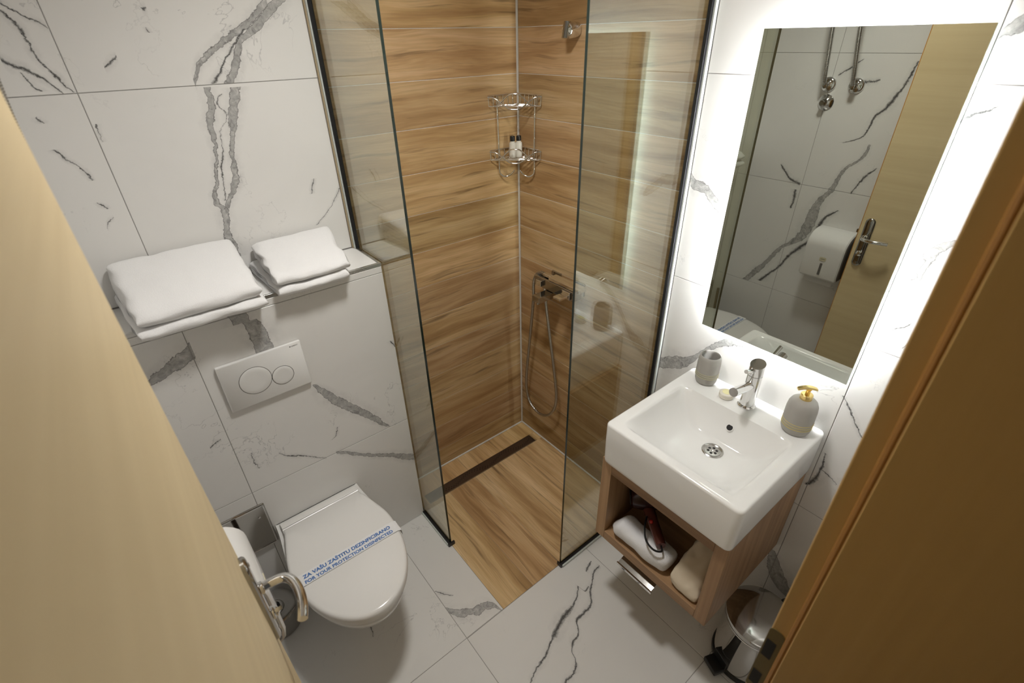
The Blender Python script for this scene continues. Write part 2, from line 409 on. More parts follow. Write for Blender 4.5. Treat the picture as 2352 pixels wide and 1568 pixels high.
def wood_plank(name):
    """oak-look porcelain plank, local X along the grain; object colour tints each plank"""
    t = NT(name); P = t.obj(); oi = t.n('ObjectInfo')
    off = t.n('CombineXYZ'); t.link(t.math('MULTIPLY', oi.outputs['Random'], 37.), off.inputs[0]); t.link(t.math('MULTIPLY', oi.outputs['Random'], 91.), off.inputs[1])
    add = t.n('VectorMath', operation='ADD'); t.link(P, add.inputs[0]); t.link(off.outputs[0], add.inputs[1]); V = add.outputs[0]
    warp = t.noise(t.map(V, scale=(1.6, 4, 4)), 1.5, 2, .5, col=True)
    wv = t.n('VectorMath', operation='MULTIPLY_ADD'); t.link(warp, wv.inputs[0]); wv.inputs[1].default_value = (.0, .055, 0); t.link(V, wv.inputs[2]); W = wv.outputs[0]
    broad = t.noise(t.map(W, scale=(.8, 9, 9)), 1.7, 4, .62, .3)
    fine = t.noise(t.map(W, scale=(4, 190, 190)), 1.0, 3, .65)
    streak = t.noise(t.map(W, (7, 3, 0), scale=(1.3, 30, 30)), 1.3, 4, .66, .35)
    thin = t.noise(t.map(W, (2, 8, 0), scale=(3.0, 95, 95)), 1.2, 3, .6, .2)
    c = t.ramp(broad, [(.28, (.36, .208, .086)), (.43, (.53, .338, .155)), (.54, (.67, .460, .235)), (.70, (.79, .585, .335))])
    c = t.mix(t.math('MULTIPLY', t.math('SUBTRACT', .60, fine, clamp=True), 1.1), c, (.32, .20, .095))
    dk = t.ramp(streak, [(.57, (0, 0, 0)), (.70, (1, 1, 1))])
    c = t.mix(t.math('MULTIPLY', dk, .80), c, (.185, .112, .052))
    tk = t.math('MULTIPLY', t.ramp(thin, [(.66, (0, 0, 0)), (.74, (1, 1, 1))]), t.ramp(broad, [(.40, (1, 1, 1)), (.62, (0, 0, 0))]))
    c = t.mix(t.math('MULTIPLY', tk, .7), c, (.13, .08, .04))
    # sparse knots
    vo = t.n('TexVoronoi'); vo.inputs['Scale'].default_value = 1.0
    t.link(t.map(W, scale=(3.2, 7.5, 7.5)), vo.inputs['Vector'])
    kn = t.math('SUBTRACT', 1., t.math('DIVIDE', vo.outputs['Distance'], .13, clamp=True))
    pick = t.math('GREATER_THAN', t.n('SeparateColor').outputs[0], 2.) if False else None
    sc = t.n('SeparateColor'); t.link(vo.outputs['Color'], sc.inputs[0])
    kn = t.math('MULTIPLY', kn, t.math('GREATER_THAN', sc.outputs[0], .80))
    c = t.mix(t.math('MULTIPLY', kn, .8), c, (.085, .045, .022))
    c = t.mix(1., c, oi.outputs['Color'], 'MULTIPLY')
    bp = t.bump(fine, .12, .001)
    t.bsdf(c, .36, 0., .4, bp); return t.mat

def wood_plain(name, light, dark, axis, sc=1., rough=.45, contrast=1., spec=.4):
    t = NT(name); P = t.obj()
    m = [60., 60., 60.]; m[axis] = 1.6
    b = [9., 9., 9.]; b[axis] = .55
    fine = t.noise(t.map(P, scale=tuple(x * sc for x in m)), 1.0, 5, .62, .2)
    broad = t.noise(t.map(P, scale=tuple(x * sc for x in b)), 1.0, 4, .5, .4)
    f = t.math('ADD', t.math('MULTIPLY', t.math('SUBTRACT', fine, .5), .7 * contrast), t.math('MULTIPLY_ADD', t.math('SUBTRACT', broad, .5), .9 * contrast, .5))
    c = t.ramp(f, [(.25, dark), (.75, light)])
    t.bsdf(c, rough, 0., spec, t.bump(fine, .06, .0006)); return t.mat

def thin_glass(name, tint):
    """clear pane: straight transmission with Fresnel mirror reflection"""
    t = NT(name)
    lw = t.n('LayerWeight'); lw.inputs[0].default_value = .5
    f5 = t.math('POWER', lw.outputs['Facing'], 5.)
    fr = t.math('MULTIPLY_ADD', f5, .85, .145)
    tr = t.n('BsdfTransparent'); tr.inputs[0].default_value = tint + (1,)
    gl = t.n('BsdfGlossy'); gl.inputs['Roughness'].default_value = 0.; gl.inputs[0].default_value = (.97, 1, .98, 1)
    mx = t.n('MixShader'); t.link(fr, mx.inputs[0]); t.link(tr.outputs[0], mx.inputs[1]); t.link(gl.outputs[0], mx.inputs[2])
    t.link(mx.outputs[0], t.out.inputs[0]); return t.mat

def terry(name, col):
    t = NT(name); P = t.obj(); f = t.noise(P, 420, 3, .6); g = t.noise(P, 18, 4)
    h = t.math('ADD', f, t.math('MULTIPLY', g, .6))
    c = t.mix(f, tuple(x * .94 for x in col), col)
    t.bsdf(c, .95, 0., .12, t.bump(h, .55, .0022), **{'Sheen Weight': .25}); return t.mat

M = {}
M['mA'] = marble_for('marble_tile_back', 'A', 0, 2)
M['mX'] = marble_for('marble_tile_ledge', 'X', 0, 2)
M['mB'] = marble_for('marble_tile_right', 'B', 1, 2)
M['mC'] = marble_for('marble_tile_left', 'C', 1, 2)
M['mF'] = marble_for('marble_tile_floor', 'F', 0, 1, (.74, .73, .70))
VEINS['P'] = []
M['mP'] = marble_for('marble_tile_plain', 'P', 0, 2)
M['plank'] = wood_plank('oak_look_plank')
M['grout'] = plain('grey_grout', (.36, .35, .33), .9)
M['grout_l'] = plain('pale_grout', (.82, .80, .75), .85)
def _grout2(name, ax, thr):
    t = NT(name); P = t.pos(); sp = t.n('SeparateXYZ'); t.link(P, sp.inputs[0])
    f = t.math('GREATER_THAN', sp.outputs[ax], thr)
    c = t.mix(f, (.30, .29, .275), (.82, .80, .75)); n = t.noise(P, 40, 3)
    t.bsdf(t.mix(t.math('MULTIPLY', n, .15), c, (.5, .5, .5)), .9); return t.mat
M['groutA'] = _grout2('grout_back_wall', 0, -A_)
M['groutB'] = _grout2('grout_right_wall', 1, -S_)
M['sil'] = plain('white_silicone', (.72, .71, .68), .4)
M['paint'] = plain('ceiling_paint', (.83, .82, .80), .9)
M['glass'] = thin_glass('shower_glass', (.90, .93, .90))
M['glass_edge'] = plain('dark_glass_edge', (.012, .022, .017), .12, spec=.6)
M['black'] = plain('black_profile', (.012, .012, .014), .35)
M['alu'] = plain('satin_aluminium', (.66, .66, .64), .28, 1.)
M['pale'] = plain('pale_green_seal', (.60, .64, .60), .3)
M['brass_thin'] = plain('bronze_sealant', (.42, .33, .20), .5)
M['chrome'] = plain('chrome', (.80, .80, .80), .06, 1., var=.01)
M['chrome_d'] = plain('dark_chrome', (.46, .45, .43), .09, 1., var=.02)
M['steel'] = plain('brushed_steel', (.55, .54, .52), .22, 1., var=.08, scale=60)
M['drain'] = plain('bronzed_drain_steel', (.17, .13, .10), .35, .9)
M['ceramic'] = plain('white_ceramic', (.86, .86, .845), .07, var=.005, spec=.5)
M['toilet'] = plain('toilet_ceramic', (.80, .795, .77), .10, var=.005, spec=.5)
M['lid'] = plain('toilet_lid_plastic', (.79, .78, .755), .16, var=.008, spec=.5)
M['plastic'] = plain('white_plastic', (.80, .795, .775), .18, var=.01)
M['plastic_grey'] = plain('grey_plastic', (.16, .15, .14), .4)
M['blackp'] = plain('black_plastic', (.012, .012, .012), .3)
M['dark'] = plain('dark_hole', (.006, .006, .006), .6)
M['stone'] = plain('grey_stoneware', (.39, .375, .345), .62, var=.05, scale=60)
M['stone_in'] = plain('grey_glaze', (.42, .40, .36), .2)
M['gold'] = plain('brushed_gold', (.80, .60, .25), .25, 1.)
M['gold_line'] = plain('gold_line', (.60, .50, .17), .45)
M['oldbrass'] = plain('old_brass', (.17, .13, .05), .4, .6)
M['soap'] = plain('wrapped_soap', (.80, .76, .66), .4)
M['soap_y'] = plain('soap_label', (.80, .74, .42), .4)
M['terry'] = terry('white_terry', (.86, .855, .85))
M['cotton'] = terry('white_cotton', (.83, .83, .84))
M['beige'] = plain('beige_fabric', (.62, .53, .40), .85, var=.10, scale=14)
M['burg'] = plain('burgundy_plastic', (.035, .010, .010), .22)
M['copper'] = plain('copper_brown_plastic', (.13, .035, .024), .25, .3)
M['red'] = plain('red_switch', (.6, .03, .02), .3)
M['paper'] = plain('white_paper', (.80, .80, .80), .8, var=.02)
M['blue'] = plain('blue_ink', (.055, .17, .46), .6)
M['ink'] = plain('black_ink', (.04, .04, .04), .6)
M['bottle'] = plain('pale_shampoo_bottle', (.74, .70, .62), .2)
M['label'] = plain('cream_sticker', (.62, .58, .42), .4)
M['hose'] = None
M['mirror'] = None
M['door'] = wood_plain('beech_veneer', (.80, .655, .40), (.66, .525, .305), 1, .8, .5, .75, .3)
M['jamb'] = wood_plain('beech_frame', (.53, .345, .125), (.44, .275, .092), 2, .8, .42, .7)
M['dedge'] = plain('orange_lipping', (.56, .27, .055), .45)
M['gasket'] = plain('brown_gasket', (.34, .16, .035), .5)
M['van'] = wood_plain('walnut_laminate', (.46, .285, .150), (.235, .130, .062), 2, .9, .42, 1.2)
M['vanh'] = wood_plain('walnut_laminate_across', (.46, .285, .150), (.235, .130, .062), 1, .9, .42, 1.2)
M['vand'] = wood_plain('walnut_laminate_depth', (.36, .22, .11), (.25, .145, .07), 0, .9, .42, 1.)
M['led'] = emis('led_strip_glow', (.98, .99, 1.), LED_E)
M['diff'] = emis('lamp_diffuser_glow', (1., .92, .80), 6.)
M['diff'].cycles.emission_sampling = 'NONE'
def _hose():
    t = NT('ribbed_metal_hose'); P = t.obj(); w = t.n('TexWave', bands_direction='Z'); w.inputs['Scale'].default_value = 75; w.inputs['Distortion'].default_value = .4
    t.link(P, w.inputs[0]); c = t.mix(w.outputs['Fac'], (.30, .29, .27), (.66, .65, .63))
    t.bsdf(c, .28, 1., .5, t.bump(w.outputs['Fac'], .5, .001)); return t.mat
M['hose'] = _hose()
def _mirror():
    t = NT('mirror_silver'); P = t.obj(); f = t.noise(P, 3, 2)
    c = t.mix(f, (.54, .56, .51), (.55, .57, .52)); t.bsdf(c, .0, 1., .5); return t.mat
M['mirror'] = _mirror()

# ------------------------------------------------------------------ room shell
def tile_mesh(sx, sy, th, ch=.0007):
    """flat tile centred at the origin in local XY, front face at z = 0"""
    hx, hy = sx / 2, sy / 2
    b = MB()
    loops = []
    for z, d in ((-th, 0), (-ch, 0), (0, ch)):
        loops.append([(-hx + d, -hy + d, z), (hx - d, -hy + d, z), (hx - d, hy - d, z), (-hx + d, hy - d, z)])
    b.loft(loops)
    return b
def lay(name, par, T, x0, x1, y0, y1, mat, gap=.002, th=.009, col=None):
    """tile or plank covering local x0..x1, y0..y1 of the wall frame T"""
    b = tile_mesh(x1 - x0 - gap, y1 - y0 - gap, th)
    if callable(mat):
        cs = [T @ Vector((x, y, 0)) for x in (x0, x1) for y in (y0, y1)]
        mat = mat([min(c[k] for c in cs) for k in range(3)], [max(c[k] for c in cs) for k in range(3)])
    o = b.build(name, mat, None, smooth=0)
    o.matrix_world = T @ Matrix.Translation(((x0 + x1) / 2, (y0 + y1) / 2, 0))
    if par:
        w = o.matrix_world.copy(); o.parent = par; o.matrix_parent_inverse = world_of(par).inverted()
    if col: o.color = col
    return o
random.seed(5)
def tone(k):
    g = .93 + .22 * (random.random() - .5) if k is None else k
    return (g * 1.0, g * random.uniform(.97, 1.02), g * random.uniform(.93, 1.04), 1)

GD = .0014   # joint depth
FA = frame((0, 0, 0), (1, 0, 0), (0, 0, 1))          # back wall: outward -y
FB = frame((0, 0, 0), (0, -1, 0), (0, 0, 1))         # right wall: outward -x ; local x = -y
FC = frame((-RW, 0, 0), (0, 1, 0), (0, 0, 1))        # left wall: outward +x ; local x = y
FD = frame((0, -RD, 0), (-1, 0, 0), (0, 0, 1))       # front wall: outward +y ; local x = -x
FF = frame((0, 0, 0), (1, 0, 0), (0, 1, 0))          # floor

WT = .12
floor = MB().box(-RW - WT, WT, -RD - .35, WT, -.12, -GD).build('floor', M['grout'], smooth=0)
tag(floor, 'white veined marble tile floor with a wood-look shower area', 'floor', kind='structure')
for x0, x1, y0, y1 in ((-RW, -.927, -.792, -BX), (-.927, -A_, -.792, 0), (-RW, -.927, -1.388, -.792), (-.927, -.318, -1.388, -.794),
                       (-.318, 0, -1.388, -.794), (-RW, -.927, -RD, -1.388), (-.927, -.318, -RD, -1.388), (-.318, 0, -RD, -1.388)):
    lay('tile', floor, FF, x0, x1, y0, y1, M['mF'])
# shower floor planks, grain towards the door
FP = frame((0, 0, 0), (0, 1, 0), (-1, 0, 0))         # local x = y, local y = -x
for y0, y1 in ((0.003, .151), (.151, .302), (.302, .453), (.453, .604), (.604, A_)):
    k = {0.003: .98, .151: 1.02, .302: .94, .453: .88, .604: .95}[y0]
    lay('plank', floor, FP, -.793, -.172, y0, y1, M['plank'], .0008, col=tone(k))
for i in range(5):
    lay('plank', floor, FP, -.113, -.003, .003 + i * .15, min(A_, .003 + (i + 1) * .15), M['plank'], .0008, col=tone(1.05 - .02 * i))
lay('plank', floor, FP, -.172, -.113, .003, .045, M['plank'], .0008, col=tone(1.02))
lay('plank', floor, FP, -.172, -.113, .712, A_, M['plank'], .0008, col=tone(.95))

ceil = MB().box(-RW - WT, WT, -RD - .35, WT, CH, CH + .1).build('ceiling', M['paint'], smooth=0)
tag(ceil, 'plain white painted bathroom ceiling', 'ceiling', kind='structure')

wb = MB().box(-RW - WT, WT, GD, WT, -.1, CH).build('wall_back', M['groutA'], smooth=0)
tag(wb, 'back wall of marble tiles and horizontal wood-look shower planks', 'wall', kind='structure')
ZP = [0, .11] + [.26 + .15 * k for k in range(15)] + [CH]
ZP = [z for z in ZP if z < CH - .01] + [CH]
toneA = [.80, .84, .86, .90, .86, .92, .84, 1.04, .84, .98, .94, .92, 1.0, 1.06, .98, 1.0, 1.0, 1.0]
toneB = [.74, .78, .80, .84, .82, .88, .90, .92, .86, .94, .84, .82, .92, .84, .94, 1.0, 1.0, 1.0]
for k in range(len(ZP) - 1):
    lay('plank', wb, FA, -A_, -.002, ZP[k], ZP[k + 1], M['plank'], .0021, col=tone(toneA[k]))
for x0, x1 in ((-RW, -1.36), (-1.36, -A_ - .022)):
    lay('tile', wb, FA, x0, x1, BH + .002, 1.787, M['mA'])
    lay('tile', wb, FA, x0, x1, 1.787, 2.387, M['mA'])
    lay('tile', wb, FA, x0, x1, 2.387, CH, M['mA'])

wr = MB().box(GD, WT, -RD - .05, GD, -.1, CH).build('wall_right', M['groutB'], smooth=0)
tag(wr, 'right wall of wood-look shower planks then white marble tiles', 'wall', kind='structure')
for k in range(len(ZP) - 1):
    lay('plank', wr, FB, .002, S_ - .008, ZP[k], ZP[k + 1], M['plank'], .0021, col=tone(toneB[k]))
ZT = [0, .576, 1.185, 1.785, 2.385, CH]
for y0, y1 in ((S_ + .0225, 1.402), (1.402, RD)):
    for k in range(len(ZT) - 1):
        lay('tile', wr, FB, y0, y1, ZT[k], ZT[k + 1], M['mB'])

wl = MB().box(-RW - WT, -RW - GD, -RD - .05, WT, -.1, CH).build('wall_left', M['grout'], smooth=0)
tag(wl, 'left wall of large white marble tiles behind the open door', 'wall', kind='structure')
for y0, y1 in ((-BX, -0.), (-.565, -BX), (-1.165, -.565), (-RD, -1.165)):
    for k in range(len(ZT) - 1):
        if y0 == -BX and ZT[k + 1] < BH: continue
        lay('tile', wl, FC, y0, y1, max(ZT[k], BH + .002) if y0 == -BX else ZT[k], ZT[k + 1], M['mC'])

DX0, DX1, DH = .795, 1.47, 2.06      # door opening in local x (= -x)
wf = MB().box(-DX0 + .03, WT, -RD - .25, -RD - GD, -.1, CH).box(-RW - WT, -DX1 - .03, -RD - .25, -RD - GD, -.1, CH).box(-DX1 - .03, -DX0 + .03, -RD - .25, -RD - GD, DH + .03, CH).build('wall_front', M['grout'], smooth=0)
tag(wf, 'front wall with the open doorway and marble tiles', 'wall', kind='structure')
for k in range(len(ZT) - 1):
    lay('tile', wf, FD, 0, .60, ZT[k], ZT[k + 1], M['mP'])
    lay('tile', wf, FD, .60, DX0 - .03, ZT[k], ZT[k + 1], M['mP'])
lay('tile', wf, FD, DX0 - .03, DX1 + .03, DH + .03, CH, M['mP'])

# boxed-in cistern ledge
led = MB().box(-RW, -A_ - .012, -BX + GD, -.001, 0, BH - .011).build('wall_ledge', M['grout'], smooth=0)
tag(led, 'boxed-in tiled ledge behind the toilet with towels on top', 'ledge', kind='structure')
FX = frame((0, -BX, 0), (1, 0, 0), (0, 0, 1))
XE = -A_ - .0065
for x0, x1 in ((-RW, -1.36), (-1.36, XE)):
    for z0, z1 in ((0, .574), (.574, 1.216), (1.216, BH - .011)):
        lay('tile', led, FX, x0, x1, z0, z1, M['mX'])
FT = frame((0, 0, BH), (1, 0, 0), (0, 1, 0))
for x0, x1 in ((-RW, -1.36), (-1.36, XE - .008)):
    lay('tile', led, FT, x0, x1, -BX + .010, -.001, M['mA'])
FXE = frame((XE, 0, 0), (0, 1, 0), (0, 0, 1))
lay('tile', led, FXE, -BX + .009, -.001, .002, BH - .012, M['mX'], th=.005)
MB().box(-RW, XE, -BX - .0005, -BX + .009, BH - .0105, BH + .0008).build('edge_trim', M['alu'], led, bevel=.001)
MB().box(XE - .008, XE + .0005, -BX + .0092, -.001, BH - .0105, BH + .0008).build('edge_trim', M['alu'], led, bevel=.001)

# silicone joints of the shower corner
s1 = MB().tube([(-.003, -.003, .004), (-.003, -.003, CH)], .0045, 8).build('trim_1', M['sil']); tag(s1, 'pale silicone joint up the shower corner', 'trim', kind='structure')
s2 = MB().tube([(-A_, -.003, .003), (-.003, -.003, .003)], .004, 8).build('trim_2', M['sil']); tag(s2, 'pale silicone joint along the back shower floor', 'trim', kind='structure')
s3 = MB().tube([(-.003, -.003, .003), (-.003, -S_, .003)], .004, 8).build('trim_3', M['sil']); tag(s3, 'pale silicone joint along the right shower floor', 'trim', kind='structure')
# ------------------------------------------------------------------ door frame and door leaf
FY = -1.587
fr = thing('trim_4', 'beech door frame with a metal strike plate at the right', 'door frame', (-DX0, FY, 0), kind='structure')
for sgn, xf in ((1, -DX0), (-1, -DX1)):
    # xf: face of the opening; the rebate sits on the room side
    a = xf + .015 * sgn
    MB().box(min(a, xf + .075 * sgn), max(a, xf + .075 * sgn), FY - .040, FY, 0, DH + .06).build('casing', M['jamb'], fr, bevel=.003)
    MB().box(min(xf, xf + .045 * sgn), max(xf, xf + .045 * sgn), -1.86, FY - .0335, 0, DH + .01).build('jamb', M['jamb'], fr, bevel=.002)
    g = xf + .008 * sgn
    MB().tube([(g, FY - .030, .01), (g, FY - .030, DH)], .0055, 8).build('gasket', M['gasket'], fr)
MB().box(-DX1, -DX0, FY - .040, FY, DH + .0, DH + .06).build('head_casing', M['jamb'], fr, bevel=.003)
# strike plate on the right rebate
sx = -DX0 + .015
sp = MB().prism(rrect(FY - .024, FY + .001, .865, 1.055, .010), 0, .0014, T=frame((sx, 0, 0), (0, 1, 0), (0, 0, 1)) @ Matrix.Scale(-1, 4, (0, 0, 1))).build('strike_plate', M['oldbrass'], fr, bevel=.0004, label='brass strike plate')
for z0, z1 in ((.975, 1.022), (.885, .925)):
    MB().box(sx - .0022, sx - .0012, FY - .017, FY - .0015, z0, z1).build('latch_hole', M['dark'], sp)

DFX = -1.426                      # leaf face towards the room
DY1, DY0 = -.919, -1.578          # free edge and hinge edge
door = thing('door_1', 'light beech door standing open along the left wall', 'door', (DFX - .02, DY0, .008), kind='structure')
MB().box(DFX - .040, DFX, DY0, DY1 - .002, .008, 2.05).build('leaf', M['door'], door, bevel=.0015)
MB().box(DFX - .038, DFX - .0012, DY1 - .0019, DY1 + .0012, .010, 2.048).build('edge_lipping', M['dedge'], door, bevel=.001)
MB().box(DFX - .030, DFX - .010, DY1 + .0013, DY1 + .0032, .90, 1.12).build('lock_faceplate', M['steel'], door, bevel=.0008)
MB().box(DFX - .026, DFX - .013, DY1 + .0033, DY1 + .012, 1.035, 1.052).build('latch_bolt', M['chrome_d'], door, bevel=.002)
# lever set: rose plate, lever, thumb turn
PLY = -.958
FH = frame((DFX, PLY, 1.0), (0, 1, 0), (0, 0, 1))
hp = MB()
hp.loft([[(x, y, z) for x, y in rrect(-.0205 + d, .0205 - d, -.118 + d, .118 - d, .0195 - d, 8)] for z, d in ((0, 0), (.006, 0), (.0095, .003), (.011, .008))], T=FH)
hp = hp.build('handle_plate', M['chrome_d'], door)
lv = MB()
lv.lathe([(.0125, .010), (.0125, .016), (.0095, .018)], n=20, T=FH @ Matrix.Translation((0, .028, 0)))
path = cr([(0, .028, .012), (0, .028, .034), (-.006, .029, .052), (-.024, .030, .063), (-.052, .031, .066), (-.082, .032, .062), (-.108, .031, .053)], 7)
lv.tube(path, .0088, 14, T=FH)
lv.build('lever', M['chrome'], hp)
MB().lathe([(.0135, .010), (.0135, .014), (.010, .0165), (.010, .020), (.006, .023)], n=20, T=FH @ Matrix.Translation((0, -.052, 0))).box(-.0035, .0035, -.011, .011, .018, .030, T=FH @ Matrix.Translation((0, -.052, 0)) @ Matrix.Rotation(R(35), 4, 'Z')).build('thumb_turn', M['chrome'], hp)
for yy in (.100, -.100):
    MB().lathe([(.004, .0105), (.004, .0125), (.002, .013)], n=10, T=FH @ Matrix.Translation((0, yy, 0))).build('screw', M['chrome_d'], hp)

# ------------------------------------------------------------------ shower glass
GH = 2.14
def glass_panel(name, label, along, fixed, free, base):
    """along: 'y' panel in plane x=fixed from y=0; 'x' panel in plane y=fixed from x=0"""
    e = thing(name, label, 'glass panel', base)
    t = .004
    def bx(b, a0, a1, z0, z1, d0=-t, d1=t):
        if along == 'y': b.box(fixed + d0, fixed + d1, a1, a0, z0, z1)
        else: b.box(a1, a0, fixed + d0, fixed + d1, z0, z1)
        return b
    b = MB(); bx(b, -.004, free, .008, GH)
    # large faces clear, narrow edges dark green
    b.m = [1] * 6
    for i, f in enumerate(b.f):
        nrm = (b.v[f[1]] - b.v[f[0]]).cross(b.v[f[2]] - b.v[f[1]])
        if abs(nrm[0 if along == 'y' else 1]) > max(abs(nrm[1 if along == 'y' else 0]), abs(nrm[2])): b.m[i] = 0
    b.build('pane', [M['glass'], M['glass_edge']], e, smooth=0)
    return e, bx
gl, bx = glass_panel('shower_screen', 'narrow clear glass shower screen standing beside the toilet ledge', 'y', -A_, -LG, (-A_, -LG / 2, .001))
bx(MB(), -.0005, -.022, BH + .001, GH, -.0150, -.0043).build('wall_profile', M['black'], gl, bevel=.001)
bx(MB(), -.0005, -.018, BH + .001, GH, -.0190, -.0152).build('wall_profile_cover', M['pale'], gl, bevel=.0006)
bx(MB(), -.0005, -.009, BH + .001, GH, -.0220, -.0192).build('sealant_bead', M['brass_thin'], gl)
bx(MB(), -BX - .001, -LG - .004, .0004, .016, -.0125, -.0043).build('floor_profile', M['black'], gl, bevel=.001)
bx(MB(), -BX - .001, -LG - .002, .0004, .012, -.0175, -.0128).build('floor_seal', M['pale'], gl, bevel=.001)
MB().box(-A_ - .016, -A_ + .016, -LG - .012, -LG - .0025, .0004, .018).build('end_cap', M['blackp'], gl, bevel=.002)
gr, bx = glass_panel('shower_screen', 'clear glass shower screen between the shower and the washbasin', 'x', -S_, -RG, (-RG / 2, -S_, .001))
bx(MB(), -.0005, -.020, .017, GH, -.0150, -.0043).build('wall_profile', M['black'], gr, bevel=.001)
bx(MB(), -.0005, -.012, .017, GH, -.0215, -.0152).build('wall_profile_cover', M['pale'], gr, bevel=.001)
bx(MB(), -.001, -RG - .004, .0004, .016, -.0125, -.0043).build('floor_profile', M['black'], gr, bevel=.001)
bx(MB(), -.001, -RG - .002, .0004, .012, -.0190, -.0128).build('floor_seal', M['pale'], gr, bevel=.001)
MB().box(-RG - .010, -RG - .0025, -S_ - .016, -S_ + .010, .0004, .018).build('end_cap', M['blackp'], gr, bevel=.002)

# linear drain
dr = thing('linear_drain', 'long dark linear drain with a wave of holes in shower floor', 'drain', (-.378, -.1425, 0))
MB().box(-.711, -.046, -.1715, -.1135, -.010, -.0018).build('channel', M['drain'], dr, smooth=0)
fb = MB()
fb.box(-.711, -.046, -.1715, -.1690, -.0017, .0022).box(-.711, -.046, -.1160, -.1135, -.0017, .0022).box(-.711, -.7085, -.1689, -.1161, -.0017, .0022).box(-.0485, -.046, -.1689, -.1161, -.0017, .0022)
fb.build('rim', M['steel'], dr, smooth=0)
MB().box(-.7080, -.0490, -.1685, -.1165, -.0016, .0012).build('grate', M['drain'], dr, bevel=.0006)
hb = MB()
for row in range(2):
    for k in range(46):
        x = -.695 + k * .0138
        y = -.1425 + .013 * math.sin((x + .3) * 2 * pi / .22) + (.0042 if row else -.0042)
        hb.lathe([(.0024, .0013), (.0024, .0016)], (x + (.0069 if row else 0), y, 0), 8)
h = hb.build('hole_row', M['dark'], dr, smooth=0); h['kind'] = 'stuff'

# ------------------------------------------------------------------ toilet
TX = -1.178
def d_out(yb, yf, hb_, hw, z, n=40):
    L = []
    for k in range(n + 1):
        a = k / n
        tt = 1 - (1 - a) ** 2.0 if a < 1 else 1.
        y = yb + (yf - yb) * tt
        if tt < .42: h = hb_ + (hw - hb_) * sstep(tt / .42)
        else: h = hw * max(0., 1 - ((tt - .42) / .58) ** 2.15) ** .5
        L.append((h, y))
    pts = [(TX + h, y, z) for h, y in L] + [(TX - h, y, z) for h, y in reversed(L[:-1])]
    return pts
toilet = thing('toilet', 'white wall-hung toilet with closed lid under the flush plate', 'toilet', (TX, -.45, 0))
sec = [(.381, -BX, -.742, .150, .166), (.384, -BX, -.750, .156, .174), (.376, -BX, -.754, .157, .177), (.345, -BX, -.745, .156, .174), (.27, -BX, -.67, .148, .16),
       (.18, -BX, -.545, .134, .138), (.11, -BX, -.43, .118, .118), (.075, -BX, -.36, .10, .10)]
MB().loft([d_out(yb, yf, hb_, hw, z) for z, yb, yf, hb_, hw in sec]).build('bowl', M['toilet'], toilet, smooth=50)
MB().loft([d_out(-.262, yf, hb_, hw, z) for z, yf, hb_, hw in ((.386, -.752, .140, .174), (.388, -.757, .142, .178), (.397, -.757, .142, .178), (.399, -.752, .140, .174))]).build('seat', M['lid'], toilet, smooth=30)
lo = []
def zt(y, z): return z - .022 * sstep((y + .312) / .045)
for s_, z in ((.985, .4012), (1.0, .4035), (1.0, .416), (.992, .4225), (.975, .4265), (.94, .4285), (.8, .4295), (.5, .430), (.2, .430), (.02, .430)):
    L = d_out(-.255, -.762, .143, .180, z)
    cy = -.50
    L = [(TX + (x - TX) * s_, cy + (y - cy) * s_, zt(cy + (y - cy) * s_, z) if z > .41 else z) for x, y, _ in L]
    lo.append(L)
MB().loft(lo).build('lid', M['lid'], toilet, smooth=50)
MB().loft([[(TX - .143, y, z0), (TX + .143, y, z0), (TX + .143, y, z1), (TX - .143, y, z1)] for y, z0, z1 in ((-.206, .3846, .388), (-.215, .3846, .397), (-.235, .3846, .403), (-.252, .3846, .4045))]).build('hinge_cover', M['lid'], toilet, bevel=.003, seg=3)
# paper band over the lid with blue lettering
band = thing('paper_band', 'white paper hygiene band with blue lettering across toilet lid', 'paper band', (TX, -.518, .431))
bb = MB()
top = []
for k in range(33):
    x = TX - .1802 + .3604 * k / 32
    sag = .0013 * math.sin(k / 32 * pi)
    e = max(0., abs(x - TX) - .165) / .0152
    z = .4318 - .006 * e * e + sag * .3
    top.append((x, z))
top = [(TX - .1815, .398)] + top + [(TX + .1815, .398)]
yA = lambda x: -.4955 - .004 * (x - TX)
yB = lambda x: -.5425 - .010 * (x - TX)
bb.loft([[(x, yA(x), z), (x, yB(x), z), (x, yB(x), z + .0005), (x, yA(x), z + .0005)] for x, z in top])
bb.build('paper', M['paper'], band, smooth=60)
TT = frame((TX - .150, -.5165, .4333), (1, -.008, 0), (.008, 1, 0))
put_text('lettering', 'ZA VAŠU ZAŠTITU DEZINFICIRANO', .0188, .302, TT, M['blue'], band, .0006)
TT = frame((TX - .150, -.5370, .4333), (1, -.008, 0), (.008, 1, 0))
put_text('lettering', 'FOR YOUR PROTECTION DISINFECTED', .0172, .302, TT, M['blue'], band, .0005)

